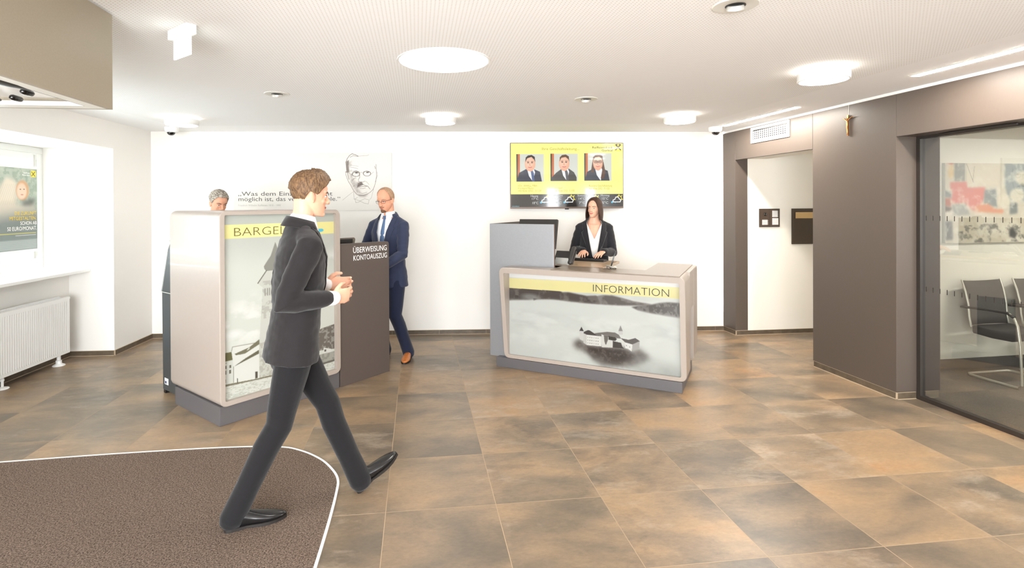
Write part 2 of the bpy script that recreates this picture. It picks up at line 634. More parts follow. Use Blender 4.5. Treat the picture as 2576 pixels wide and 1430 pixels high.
def ceiling_mat():
    """acoustic board: round holes on a grid"""
    m = mat('perforated ceiling board', (236, 234, 230), 0.9, spec=0.2)
    nt, N, L, b = nodes(m)
    tc = N.new('ShaderNodeTexCoord')
    mp = N.new('ShaderNodeMapping')
    mp.inputs['Rotation'].default_value = (0, 0, R(-7.0))
    mp.inputs['Scale'].default_value = (1 / .0195,) * 3
    L.new(tc.outputs['Object'], mp.inputs['Vector'])
    sp = N.new('ShaderNodeSeparateXYZ'); L.new(mp.outputs[0], sp.inputs[0])
    fx = math_node(nt, 'SUBTRACT', math_node(nt, 'FRACT', sp.outputs[0]), 0.5)
    fy = math_node(nt, 'SUBTRACT', math_node(nt, 'FRACT', sp.outputs[1]), 0.5)
    d = math_node(nt, 'SQRT', math_node(nt, 'ADD', math_node(nt, 'MULTIPLY', fx, fx), math_node(nt, 'MULTIPLY', fy, fy)))
    hole = math_node(nt, 'LESS_THAN', d, 0.2)
    so = N.new('ShaderNodeSeparateXYZ'); L.new(tc.outputs['Object'], so.inputs[0])
    # the plain border along the walls
    nearw = math_node(nt, 'LESS_THAN', math_node(nt, 'ADD', so.outputs[0], math_node(nt, 'MULTIPLY', so.outputs[1], 0.131)), 3.38)
    neary = math_node(nt, 'LESS_THAN', so.outputs[1], 6.25)
    left = math_node(nt, 'GREATER_THAN', so.outputs[0], -3.6)
    hole = math_node(nt, 'MULTIPLY', hole, math_node(nt, 'MULTIPLY', nearw, math_node(nt, 'MULTIPLY', neary, left)))
    col = mixc(nt, hole, lin((248, 248, 248)), lin((218, 214, 210)))
    L.new(col, b.inputs['Base Color'])
    return m
M_CEIL = ceiling_mat()

def carpet_mat(name, c0, c1, scale, contrast=(0.35, 0.65)):
    m = mat(name, c0, 0.95, spec=0.15)
    nt, N, L, b = nodes(m)
    tc = N.new('ShaderNodeTexCoord')
    n = N.new('ShaderNodeTexNoise'); n.inputs['Scale'].default_value = scale; n.inputs['Detail'].default_value = 3
    n.inputs['Roughness'].default_value = 0.8
    L.new(tc.outputs['Object'], n.inputs['Vector'])
    L.new(ramp(nt, n.outputs['Fac'], [(contrast[0], c0), (contrast[1], c1)]), b.inputs['Base Color'])
    bp = N.new('ShaderNodeBump'); bp.inputs['Strength'].default_value = 0.7; bp.inputs['Distance'].default_value = 0.006
    L.new(n.outputs['Fac'], bp.inputs['Height']); L.new(bp.outputs[0], b.inputs['Normal'])
    return m
M_MAT = carpet_mat('brown coir mat', (44, 36, 32), (138, 120, 106), 130)
M_CARPET = carpet_mat('grey carpet', (96, 92, 88), (128, 123, 118), 160)
# ------------------------------------------------------------------ room shell
H = 2.60
BL, BR = Vector((-4.162, 6.69, 0)), Vector((3.146, 6.976, 0))
A_BACK, A_LEFT, A_RIGHT, A_REC = R(2.24), R(94.0), R(-82.47), R(6.7)
def axes(a):
    return Vector((math.cos(a), math.sin(a), 0)), Vector((-math.sin(a), math.cos(a), 0))
dB, nB = axes(A_BACK)
dL, nL = axes(A_LEFT)
dR, nR = axes(A_RIGHT)
dC, nC = axes(A_REC)
def LP(s, off): return BL + dL * s + nL * off
def RP(s, off): return BR + dR * s + nR * off
def BP(s, off): return BL + dB * s + nB * off
def xy(*ps): return [(p.x, p.y) for p in ps]

# floor with tile coordinates
TH, TX, TY, TS = 0.12228, -0.88408 * .6, 4.77215 * .6, 0.6
me = bpy.data.meshes.new('floor')
fp = [(-5.6, -3.4), (7.6, -3.4), (7.6, 8.2), (-5.6, 8.2)]
bm = BM()
fv = [bm.verts.new((x, y, 0)) for x, y in fp] + [bm.verts.new((x, y, -.1)) for x, y in fp]
bm.faces.new(fv[:4])
bm.faces.new(list(reversed(fv[4:])))
for i in range(4):
    bm.faces.new((fv[i], fv[4 + i], fv[4 + (i + 1) % 4], fv[(i + 1) % 4]))
uvl = bm.loops.layers.uv.new('UVMap')
for f in bm.faces:
    for l in f.loops:
        dx, dy = l.vert.co.x - TX, l.vert.co.y - TY
        l[uvl].uv = ((dx * math.cos(TH) + dy * math.sin(TH)) / TS + 20, (-dx * math.sin(TH) + dy * math.cos(TH)) / TS + 20)
struct('floor', bm, M_TILE)
bm = BM()
prism(bm, [(-5.6, -3.4), (7.6, -3.4), (7.6, 8.2), (-5.6, 8.2)], H, H + .15)
struct('ceiling', bm, M_CEIL)

# back wall
bm = BM()
prism(bm, xy(BP(-.9, 0), BP(7.314, 0), BP(7.314, .25), BP(-.9, .25)), 0, H)
struct('wall_back', bm, M_WALL)

# left wall with its deep window niche
NS, NE = -.765, -2.95
bm = BM()
prism(bm, xy(LP(NS, 0), LP(0, 0), LP(0, 1.0), LP(NS, 1.0)), 0, H)
prism(bm, xy(LP(NE, 0), LP(NS, 0), LP(NS, 1.0), LP(NE, 1.0)), 2.305, H)
prism(bm, xy(LP(NE, .475), LP(NS, .475), LP(NS, 1.0), LP(NE, 1.0)), 0, .935)
prism(bm, xy(LP(-10.0, 0), LP(NE, 0), LP(NE, 1.0), LP(-10.0, 1.0)), 0, H)
struct('wall_left', bm, M_WALL)
# window
OFW = .74
win = struct('window_1', mbox(NE, NS - .045, OFW, OFW + .07, .985, 1.06, M=Matrix.Translation(BL) @ Matrix.Rotation(A_LEFT, 4, 'Z')), M_WHITE)
ML = Matrix.Translation(BL) @ Matrix.Rotation(A_LEFT, 4, 'Z')
bm = BM()
for x0, x1, z0, z1 in ((NE, NS, 2.235, 2.305), (NE, NE + .07, 1.06, 2.235), (NS - .045, NS, .985, 2.235), (-1.93, -1.83, 1.06, 2.235)):
    box(bm, x0, x1, OFW, OFW + .07, z0, z1, M=ML)
for x0, x1, z0, z1 in ((NS - .115, NS - .045, 1.06, 2.235), (-1.83, -1.76, 1.06, 2.235), (-1.76, NS - .115, 1.06, 1.13), (-1.76, NS - .115, 2.165, 2.235)):
    box(bm, x0, x1, OFW - .015, OFW + .05, z0, z1, M=ML)
struct('window_frame', bm, M_WHITE, win, bevel=.006)
struct('pane', mbox(NE + .05, NS - .05, OFW + .025, OFW + .031, 1.05, 2.24, M=ML), M_WGLASS, win)
struct('sill', mbox(NE, NS - .002, .245, OFW + .02, .94, .972, M=ML), M_WHITE, win, bevel=.004)
struct('gasket', mbox(NS - .128, NS - .116, OFW - .017, OFW - .012, 1.13, 2.165, M=ML), M_SILVER, win)

# right wall: taupe cladding with two openings
MR = Matrix.Translation(BR) @ Matrix.Rotation(A_RIGHT, 4, 'Z')
P0, P1, P2, P3, P4 = 0.0, .272, 1.577, 2.522, 6.2
TOPC = 2.572
bm = BM()
box(bm, P0, P1 - .003, 0, .17, .06, TOPC, M=MR)
wr = struct('wall_right', bm, M_GREY, bevel=.002)
struct('panel', mbox(P1, P2 - .003, 0, .05, 2.21, TOPC, M=MR), M_GREY, wr, bevel=.002)
struct('panel', mbox(P1, P2 - .003, .05, .42, 2.225, TOPC, M=MR), M_WALLC, wr)
struct('panel', mbox(P2, P3 - .003, 0, .42, .06, TOPC, M=MR), M_GREY, wr, bevel=.002)
struct('panel', mbox(P3, P4, 0, .42, 2.215, TOPC, M=MR), M_GREY, wr, bevel=.002)
struct('panel', mbox(P4, 10.2, 0, .42, .06, TOPC, M=MR), M_GREY, wr, bevel=.002)
struct('upstand', mbox(P0, 10.2, .02, .42, TOPC, H, M=MR), M_WALL, wr)
struct('joint', mbox(P1 - .003, P1, .012, .04, 2.212, TOPC, M=MR), M_BLACK, wr)
struct('joint', mbox(P2 - .003, P2, .012, .1, 2.21, TOPC, M=MR), M_BLACK, wr)
struct('joint', mbox(P3 - .003, P3, .012, .1, 2.217, TOPC, M=MR), M_BLACK, wr)
# passage behind the first opening
RC0 = RP(P1, 0) + dC * .165
MC = Matrix.Translation(RP(P1, 0)) @ Matrix.Rotation(A_REC, 4, 'Z')
struct('wall_passage', mbox(.165, 3.6, 0, .3, 0, H, M=MC), M_WALLC)
bm = BM()
pe = RP(P2, .42)
box(bm, 0, .12, -.02, .98, 0, H, M=Matrix.Translation(pe + dC * 2.4 - nC * .0) @ Matrix.Rotation(A_REC, 4, 'Z'))
struct('wall_passage_end', bm, M_WALLC)
# meeting room behind the glass
FW0 = Vector((4.568, 5.278, 0))
A_FW = R(9.0)
MF = Matrix.Translation(FW0) @ Matrix.Rotation(A_FW, 4, 'Z')
struct('wall_meeting_back', mbox(-1.0, 2.6, 0, .16, 0, H, M=MF), M_WALLC)
struct('wall_meeting_side', mbox(2.6, 2.75, -4.2, .2, 0, H, M=MF), M_WALLC)
struct('wall_meeting_front', mbox(-1.3, 2.6, -4.4, -4.2, 0, H, M=MF), M_WALLC)
struct('ceiling_meeting', mbox(-1.0, 2.6, -4.2, 0, 2.30, 2.36, M=MF @ Matrix.Translation((.45, 0, 0)) @ Matrix.Translation((0, 0, 0))), M_WALLC)
bm = BM()
_g0 = RP(P3, .19)
prism(bm, xy(RP(P3 - .0, .40), RP(P4, .40), RP(P4, 3.2), FW0 + axes(A_FW)[0] * 2.6, FW0 + axes(A_FW)[0] * -.05), 0, .004)
prism(bm, xy(RP(P3, .225), RP(P4, .225), RP(P4, .401), RP(P3, .401)), 0, .004)
struct('floor_meeting', bm, M_CARPET)
struct('baseboard_meeting', mbox(-1.0, 2.6, -.015, 0, .004, .105, M=MF), mat('dark skirting', (84, 82, 80), 0.6))

# street front behind the viewer
bm = BM()
for x0, x1, z0, z1 in ((-5.6, -3.5, 0, H), (1.2, 2.8, 0, H), (3.2, 4.03, 0, H), (4.37, 5.4, 0, H), (-3.5, 1.2, 2.45, H), (-3.5, 1.2, 0, .12), (-1.2, -1.05, .12, 2.45), (2.8, 3.2, 2.2, H), (4.03, 4.37, 2.2, H), (2.8, 3.2, 0, .1), (4.03, 4.37, 0, .1)):
    box(bm, x0, x1, -3.25, -3.05, z0, z1)
struct('wall_rear', bm, M_WALL)

# skirting tiles
def skirt(name, segs, h=.055):
    """each seg = (p, q, inward normal): tile strip with a grout line along its foot"""
    bm = BM()
    bg = BM()
    for p, q, n in segs:
        d = (q - p)
        L = d.length
        a = math.atan2(d.y, d.x)
        M = Matrix.Translation(p) @ Matrix.Rotation(a, 4, 'Z')
        loc = (M.inverted() @ (p + n)).y
        y0, y1 = (0, .011) if loc > 0 else (-.011, 0)
        x = 0.0
        while x < L - .002:
            x2 = min(x + .6, L)
            box(bm, x + .001, x2 - .0015, y0, y1, .004, h, M=M)
            x = x2
        ya, yb = (0, .014) if loc > 0 else (-.014, 0)
        box(bg, 0, L, ya, yb, 0, .005, M=M)
        box(bg, 0, L, *((0, .009) if loc > 0 else (-.009, 0)), .005, h + .003, M=M)
    o = struct(name, bm, M_BASE)
    obj('grout', bg, M_GROUT, o)
skirt('baseboard_back', [(BP(0, 0), BP(7.314, 0), -nB)])
skirt('baseboard_left', [(LP(0, 0), LP(NS, 0), -nL), (LP(NS, 0), LP(NS, .475), -dL), (LP(NS, .475), LP(NE, .475), -nL)])
skirt('baseboard_right', [(RP(P0, .012), RP(P1 - .008, .012), -nR), (RP(P2 + .008, .012), RP(P3 - .012, .012), -nR), (RP(P3 - .012, .012), RP(P3 - .012, .185), dR)])
skirt('baseboard_passage', [(RP(P1 - .008, .012) + dC * .0, RC0 + dC * 1.8, -nC)])
# glazed partition of the meeting room (part of the setting)
GO = .188
gl = struct('window_2', mbox(P3 - .0, P3 + .032, GO, GO + .05, 0, 2.215, M=MR), M_FRAMEB)
struct('bottom_rail', mbox(P3 + .032, P4, GO, GO + .05, 0, .035, M=MR), M_FRAMEB, gl)
struct('top_rail', mbox(P3 + .032, P4, GO, GO + .06, 2.195, 2.215, M=MR), M_FRAMEB, gl)
struct('pane', mbox(P3 + .03, P4, GO + .02, GO + .03, .03, 2.2, M=MR), M_GLASS, gl)
bm = BM()
for z in (1.53, .938):
    for k in range(58):
        x = P3 + .066 + .058 * k
        box(bm, x + .001, x + .006, GO + .0185, GO + .0198, z - .02, z + .02, M=MR)
struct('marking', bm, M_FRAMEB, gl)
bm = BM()
tube(bm, [MR @ Vector((P3 + .25, GO - .06, 2.203)), MR @ Vector((P3 + .45, GO - .05, 2.205)), MR @ Vector((P3 + .8, GO - .06, 2.204))], [.008, .015, .01], n=10)
struct('closer_arm', bm, M_FRAMEB, gl, smooth=40)

# ------------------------------------------------------------------ ceiling fittings
def drum(x, y, label):
    t = thing('ceiling_light', label, 'lamp', (x, y, H), 0, 'white drum ceiling lights')
    obj('upper_ring', lathe(BM(), [(.118, -.03), (.118, 0)], 40), M_LRING, t, smooth=40)
    obj('drum_shade', lathe(BM(), [(.10, -.022), (.16, -.022), (.162, -.025), (.162, -.078), (.158, -.082), (.15, -.082), (.15, -.03), (.1, -.03)], 48), M_WHITE, t, smooth=40)
    obj('diffuser', lathe(BM(), [(.149, -.074), (.149, -.081), (.14, -.084), (.0, -.084)], 48), M_LDRUM, t, smooth=40)
    return t
drum(-3.19, 5.66, 'white drum ceiling light in the left corner above the grey-haired man')
drum(-.44, 5.61, 'white drum ceiling light in the middle of the row near the back wall')
drum(2.08, 5.62, 'white drum ceiling light near the back wall right of the screen')
drum(2.40, 3.75, 'largest looking white drum ceiling light, in front of the grey wall with crucifix')

t = thing('panel_light', 'big bright round recessed ceiling panel light', 'lamp', (-.25, 3.49, H))
obj('rim', lathe(BM(), [(.29, .004), (.29, -.004), (.302, -.005), (.304, .0), (.304, .004)], 64), M_WHITE, t, smooth=40)
obj('diffuser', lathe(BM(), [(.29, .003), (.29, -.003), (0, -.003)], 64), M_LPANEL, t)

def eyeball(x, y, rot, label):
    t = thing('recessed_spotlight', label, 'lamp', (x, y, H), rot, 'small recessed swivel spots')
    obj('flange', lathe(BM(), [(.046, 0), (.046, -.003), (.052, -.006), (.1, -.005), (.104, 0)], 40), M_CREAM, t, smooth=40)
    obj('socket', lathe(BM(), [(.0, -.0005), (.045, -.0005), (.046, -.004), (.04, -.0045)], 32), M_BLACK, t)
    # tilted lamp head poking out of the socket
    bm = BM()
    M = Matrix.Translation((0, .004, -.004)) @ Matrix.Rotation(R(28), 4, 'X')
    ring = lambda r, z: [M @ Vector((r * math.cos(2 * math.pi * i / 24), r * math.sin(2 * math.pi * i / 24), z)) for i in range(24)]
    loft(bm, [ring(.036, .006), ring(.041, -.004), ring(.041, -.016), ring(.034, -.018), ring(.03, -.008)])
    obj('lamp_head', bm, M_SILVER, t, smooth=40)
    return t
eyeball(-1.725, 4.483, R(15), 'small recessed swivel spot in the ceiling above the kiosk')
eyeball(.926, 4.761, R(0), 'small recessed swivel spot in the ceiling in front of the screen')
eyeball(1.205, 2.536, R(-20), 'small recessed swivel spot nearest the viewer at the top edge')

def slot(s0, s1, off, label):
    p, q = RP(s0, off), RP(s1, off)
    a = math.atan2((q - p).y, (q - p).x)
    t = thing('slot_light', label, 'lamp', (p.x, p.y, H), a, 'linear slot lights along the grey wall')
    L = (q - p).length
    obj('housing', mbox(-.006, L + .006, -.036, .036, -.003, .001), M_WHITE, t)
    obj('diffuser', mbox(0, L, -.03, .03, -.0045, -.002), M_LSLOT, t)
slot(.5, 1.75, -.30, 'linear slot light above the air vent and door opening')
slot(3.0, 4.6, -.33, 'linear slot light above the glass partition at right')

def dome(x, y, label, rot=0):
    t = thing('dome_camera', label, 'security camera', (x, y, H), rot, 'white dome cameras on the ceiling')
    obj('housing', lathe(BM(), [(.02, 0), (.078, 0), (.08, -.012), (.076, -.045), (.06, -.062), (.03, -.066)], 36), M_WHITEP, t, smooth=50)
    bm = BM()
    ell(bm, (0, -.012, -.062), (.045, .045, .038), u=24, v=16)
    obj('dome', bm, M_BLACKG, t, smooth=0)
dome(-3.70, 6.35, 'white dome security camera in the left corner below a drum light')
dome(2.86, 6.55, 'white dome security camera beside the grey wall at right')

# emergency exit sign: lit plate under a white box
pa, pb = Vector((-1.516, 2.736, 0)), Vector((-1.69, 2.866, 0))
a = math.atan2((pb - pa).y, (pb - pa).x)
t = thing('exit_sign', 'white lit emergency exit sign hanging from the ceiling', 'sign', (pa.x, pa.y, H), a)
obj('housing', mbox(0, (pb - pa).length, -.052, 0, -.05, 0), M_WHITEP, t, bevel=.003)
obj('lit_panel', mbox(.012, .196, -.031, -.022, -.155, -.05), M_LEXIT, t)

# bulkhead with the air curtain of the entrance, top left
BA = math.atan2(-.993, .12)
t = thing('air_curtain', 'taupe air curtain box hanging over the entrance', 'air curtain', (-1.8, 2.597, 0), BA)
ZB = 2.128
# local x runs toward the viewer, y away from the room
def lbox(x0, x1, y0, y1, z0, z1): return mbox(x0, x1, -y1, -y0, z0, z1)
obj('fascia', lbox(0, 2.6, 0, .018, ZB, H - .012), M_BULK, t)
obj('fascia', lbox(0, .018, .018, 1.25, ZB, H - .012), M_BULK, t)
bm = BM()
for q in ((0.018, 2.6, .018, .075, ZB, ZB + .02), (.018, .09, .075, 1.25, ZB, ZB + .02)):
    box(bm, q[0], q[1], -q[3], -q[2], q[4], q[5])
obj('bottom_frame', bm, M_CREAM, t)
obj('tray', lbox(.09, 2.6, .08, 1.25, ZB + .035, ZB + .045), M_WHITE, t)
obj('edge_strip', lbox(.09, 2.6, .075, .079, ZB + .0, ZB + .03), M_BLACK, t)
Mi = (Matrix.Translation((-1.8, 2.597, 0)) @ Matrix.Rotation(BA, 4, 'Z')).inverted()
tip = Mi @ Vector((-1.83, 2.16, 2.133))
bm = BM()
tube(bm, [tip, tip + Vector((.09, -.01, 0)), tip + Vector((.2, -.022, 0)), tip + Vector((1.4, -.03, 0))], [(.006, .006), (.03, .012), (.042, .014), (.042, .014)], side=(0, 1, 0), n=14)
obj('roller', bm, M_BLACK, t, smooth=40)
for px_, py_ in ((-1.925, 2.257), (-2.076, 2.376)):
    p = Mi @ Vector((px_, py_, ZB + .012))
    bm = BM()
    tube(bm, [p - Vector((.022, .0, 0)), p + Vector((.022, 0, 0))], .013, n=12)
    obj('knob', bm, M_BLACKG, t, smooth=40)
bm = BM()
p = Mi @ Vector((-2.17, 2.40, ZB + .01))
tube(bm, [p, p + Vector((.08, 0, 0)), p + Vector((.6, 0, 0))], [.006, .02, .024], n=12)
obj('roller', bm, M_BLACK, t, smooth=40)

# ------------------------------------------------------------------ radiator, poster
t = thing('radiator', 'white ribbed panel radiator below the window', 'radiator', BL[:], A_LEFT)
RX0, RX1, RY, RZ0, RZ1 = -2.55, -1.035, .29, .118, .705
bm = BM()
n = 54
pts = []
# ribbed front: folded sheet
for i in range(n + 1):
    x = RX0 + .03 + (RX1 - RX0 - .06) * i / n
    for fx, fy in ((0, 0), (.3, 0), (.42, .0035), (.58, .0035), (.7, 0)):
        pts.append((x + fx * (RX1 - RX0 - .06) / n, RY + fy))
pts = [p for p in pts if p[0] <= RX1 - .03]
rows = [RZ0 + .035, RZ1 - .045]
vr = [[bm.verts.new((x, y if 0 < k < 3 else RY, z)) for x, y in pts] for k, z in enumerate((RZ0 + .03, RZ0 + .045, RZ1 - .055, RZ1 - .04))]
for a_, b_ in zip(vr[:-1], vr[1:]):
    for i in range(len(pts) - 1):
        bm.faces.new((a_[i], a_[i + 1], b_[i + 1], b_[i]))
box(bm, RX0, RX1, RY, RY + .02, RZ0, RZ0 + .03)
box(bm, RX0, RX1, RY, RY + .02, RZ1 - .04, RZ1)
box(bm, RX0, RX0 + .03, RY, RY + .02, RZ0 + .03, RZ1 - .04)
box(bm, RX1 - .03, RX1, RY, RY + .02, RZ0 + .03, RZ1 - .04)
obj('front_panel', bm, M_WHITE, t, smooth=30)
bm = BM()
box(bm, RX0 + .01, RX1 - .005, RY + .02, RY + .105, RZ0 + .004, RZ1 - .012)
obj('core', bm, M_WHITE, t)
bm = BM()
for k in range(50):
    x = RX0 + .02 + k * .0296
    box(bm, x, x + .005, RY + .026, RY + .098, RZ1 - .012, RZ1 - .002)
box(bm, RX0, RX1, RY + .1, RY + .106, RZ1 - .012, RZ1 + .006)
obj('top_grille', bm, M_WHITE, t)
bm = BM()
tube(bm, [(RX1, RY + .05, RZ1 - .02), (RX1 + .05, RY + .05, RZ1 - .02)], .02, n=16)
obj('valve_knob', bm, M_WHITEP, t, smooth=40)
for x in (-1.12, -1.83):
    if x > -1.5:
        pr = [(.055, .0), (.057, .004), (.05, .012), (.03, .022), (.027, .028), (.027, .055), (.018, .06), (.018, .125)]
    else:
        pr = [(.05, .0), (.052, .004), (.045, .012), (.02, .018), (.011, .022), (.011, .07), (.016, .072), (.016, .09), (.011, .095), (.011, .125)]
    obj('foot', lathe(BM(), pr, 28, (x, RY + .055, 0)), M_WHITE, t, smooth=40)

# poster display hanging in the window
t = thing('poster_display', 'hanging poster in white frame in front of the window', 'poster', BL[:], A_LEFT)
PX0, PX1, PZ0, PZ1 = -1.50, -.922, 1.212, 2.058
OP = OFW - .05
bm = BM()
fw_ = .028
for x0, x1, z0, z1 in ((PX0 - fw_, PX1 + fw_, PZ1, PZ1 + fw_), (PX0 - fw_, PX1 + fw_, PZ0 - fw_, PZ0), (PX0 - fw_, PX0, PZ0, PZ1), (PX1, PX1 + fw_, PZ0, PZ1)):
    box(bm, x0, x1, OP - .006, OP + .012, z0, z1)
obj('frame', bm, M_WHITE, t, bevel=.002)
for x in (PX0 + .06, PX1 - .055):
    for z0, z1 in ((PZ1 + fw_, PZ1 + fw_ + .13), (PZ0 - fw_ - .075, PZ0 - fw_)):
        obj('clip', mbox(x, x + .032, OP - .004, OP + .008, z0, z1), M_SILVER, t)
C = Canvas(150, 220, PX0, PX1, PZ0, PZ1, (150, 165, 150))
W_, H_ = PX1 - PX0, PZ1 - PZ0
def PU(u, v): return (PX0 + u * W_, PZ1 - v * H_)
C.put(C.noise(16, 5, 3), (198, 204, 190), .9)
C.put(np.clip((C.noise(30, 4, 4) - .55) * 9 + .5, 0, 1), (128, 142, 124), .4)
C.poly([PU(0, .42), PU(.2, .2), PU(.42, .12), PU(.6, .25), PU(.5, .45), PU(.9, .42), PU(1, .55), PU(1, .66), PU(0, .66)], (212, 200, 182), 1, .02)
C.poly([PU(.1, .4), PU(.3, .12), PU(.52, .18), PU(.45, .4)], (224, 212, 194), .9, .015)
for k in range(12):
    C.line([PU(.05 + .045 * k, .45), PU(.22 + .04 * k, .2)], .004, (188, 174, 154), .5)
x_, z_ = PU(.66, .27)
C.oval(x_, z_, .085, .105, (206, 160, 120), 1, .02)
C.oval(x_ - .01, z_ - .01, .062, .082, (236, 200, 176), 1, .02)
C.oval(x_ - .028, z_ + .01, .009, .005, (90, 70, 60)); C.oval(x_ + .02, z_ + .012, .009, .005, (90, 70, 60))
C.oval(x_ - .006, z_ - .045, .018, .006, (190, 110, 100), .8)
C.poly([PU(.6, .42), PU(.95, .36), PU(.9, .45), PU(.7, .46)], (60, 62, 60), .8, .02)
C.poly([PU(0, .60), PU(1, .5), PU(1, 1), PU(0, 1)], (104, 112, 112), .88, .06)
C.rect(*[PU(0, 0)[0], PU(1, 0)[0], PU(0, 1)[1], PU(0, .87)[1]], (150, 158, 156), .8)
for k in range(6):
    C.line([PU(.04, .89 + .017 * k), PU(.96, .89 + .017 * k)], .003, (205, 208, 204), .7)
C.line([PU(.1, .795), PU(.96, .795)], .008, (214, 196, 80), .8)
C.line([PU(.5, .82), PU(.96, .82)], .005, (230, 230, 226), .8)
C.rect(PX1 - .085, PX1 - .018, PZ1 - .085, PZ1 - .018, (240, 214, 50))
C.line([(PX1 - .074, PZ1 - .074), (PX1 - .03, PZ1 - .03)], .008, (60, 56, 40)); C.line([(PX1 - .074, PZ1 - .03), (PX1 - .03, PZ1 - .074)], .008, (60, 56, 40))
C.mesh('print', attr_mat('poster print', .4, coat=.3), t, OP)
My = Matrix.Translation((0, OP - .002, 0))
M_YL = mat('yellow lettering', (236, 204, 60), .5)
text('DIE ZUKUNFT', 'lettering', M_YL, t, My, (PX1 - .30, PX1 - .015, 1.575, 1.612))
text('MITGESTALTEN.', 'lettering', M_YL, t, My, (PX1 - .365, PX1 - .015, 1.522, 1.559))
text('SCHON AB', 'lettering', M_INKW, t, My, (PX1 - .23, PX1 - .012, 1.471, 1.508))
text('50 EURO/MONAT.', 'lettering', M_INKW, t, My, (PX1 - .395, PX1 - .012, 1.415, 1.455))
text('Raiffeisen\nMeine Bank', 'lettering', M_INKW, t, My, (PX1 - .20, PX1 - .098, PZ1 - .075, PZ1 - .035), 'right')

# ------------------------------------------------------------------ door mat with white edge
mp = [(-3.133, 3.443), (-2.439, 3.557), (-1.787, 3.638), (-1.409, 3.646), (-1.225, 3.585), (-1.054, 3.46), (-.937, 3.319), (-.872, 3.199), (-.843, 3.065), (-.81, 2.83), (-.783, 2.597), (-.765, 2.426)]
d0 = Vector((mp[1][0] - mp[0][0], mp[1][1] - mp[0][1])).normalized()
d1 = Vector((mp[-1][0] - mp[-2][0], mp[-1][1] - mp[-2][1])).normalized()
core = [Vector(p) for p in mp]
core = [core[0] - d0 * .7, core[0] - d0 * .3] + core + [core[-1] + d1 * .3, core[-1] + d1 * .9, core[-1] + d1 * 2.2]
# smooth with Catmull-Rom
def crom(P, n=6):
    out = []
    for i in range(len(P) - 1):
        p0, p1, p2, p3 = P[max(i - 1, 0)], P[i], P[i + 1], P[min(i + 2, len(P) - 1)]
        for k in range(n):
            s = k / n
            out.append(.5 * ((2 * p1) + (p2 - p0) * s + (2 * p0 - 5 * p1 + 4 * p2 - p3) * s * s + (3 * p1 - p0 - 3 * p2 + p3) * s ** 3))
    out.append(P[-1])
    return out
edge = crom(core)
inner = []
for i, p in enumerate(edge):
    tdir = (edge[min(i + 1, len(edge) - 1)] - edge[max(i - 1, 0)]).normalized()
    inner.append(p + Vector((tdir.y, -tdir.x)) * .014)
far = Vector((-3.55, .2))
t = thing('door_mat', 'large dark brown entrance mat with a white rim', 'mat', (-1.9, 2.4, 0))
off = Vector((1.9, -2.4))
bm = BM()
poly = [p + off for p in inner] + [far + off]
prism(bm, [(p.x, p.y) for p in poly], .0, .007)
obj('pile', bm, M_MAT, t)
bm = BM()
loft(bm, [[Vector((a_.x + off.x, a_.y + off.y, z)) for a_, z in ((e, 0), (e, .008), (i, .008), (i, 0))] for e, i in zip(edge, inner)])
obj('rim', bm, M_WHITE, t)

# ------------------------------------------------------------------ wall mounted things at right
MRV = lambda s, z: RP(s, 0)
t = thing('air_vent', 'white air vent grille in the grey panel above the passage', 'vent', BR[:], A_RIGHT)
VX0, VX1, VZ0, VZ1 = .592, 1.248, 2.378, 2.562
bm = BM()
for x0, x1, z0, z1 in ((VX0, VX1, VZ1 - .03, VZ1), (VX0, VX1, VZ0, VZ0 + .03), (VX0, VX0 + .03, VZ0 + .03, VZ1 - .03), (VX1 - .03, VX1, VZ0 + .03, VZ1 - .03)):
    box(bm, x0, x1, -.012, -.001, z0, z1)
obj('frame', bm, M_WHITE, t, bevel=.002)
obj('back', mbox(VX0 + .03, VX1 - .03, -.0025, -.0008, VZ0 + .03, VZ1 - .03), M_BLACK, t)
bm = BM()
for k in range(5):
    z = VZ0 + .036 + k * .0225
    box(bm, VX0 + .03, VX1 - .03, -.011, -.009, z, z + .007)
for k in range(17):
    x = VX0 + .05 + k * .0345
    box(bm, x, x + .008, -.006, -.004, VZ0 + .03, VZ1 - .042)
obj('slat', bm, M_WHITE, t)

t = thing('crucifix', 'small bronze crucifix hanging on the dark grey wall panel', 'crucifix', BR[:], A_RIGHT)
cx_, cz_ = 2.032, 2.44
bm = BM()
box(bm, cx_ - .0075, cx_ + .0075, -.016, -.006, 2.285, 2.478)
tube(bm, [(cx_ - .055, -.011, cz_ + .012), (cx_, -.011, cz_ - .002), (cx_ + .055, -.011, cz_ + .014)], .005, n=8)
obj('cross', bm, M_BRONZE, t)
bm = BM()
tube(bm, [(cx_, -.02, cz_ - .012), (cx_ + .002, -.022, cz_ - .05), (cx_ - .003, -.022, cz_ - .075), (cx_ + .004, -.024, cz_ - .1), (cx_, -.02, cz_ - .14)], [.008, .0075, .006, .006, .0035], n=8)
for s in (-1, 1):
    tube(bm, [(cx_ + s * .006, -.02, cz_ - .018), (cx_ + s * .03, -.018, cz_ + .004), (cx_ + s * .05, -.016, cz_ + .014)], [.004, .003, .0025], n=8)
ell(bm, (cx_ - .003, -.022, cz_ + .002), (.006, .007, .008), u=10, v=8)
obj('figure', bm, mat('pale bronze', (205, 150, 98), .3, metal=.85), t, smooth=0)
bm = BM()
box(bm, cx_ - .0012, cx_ + .0012, -.004, -.002, 2.478, TOPC)
obj('cord', bm, M_CREAM, t)

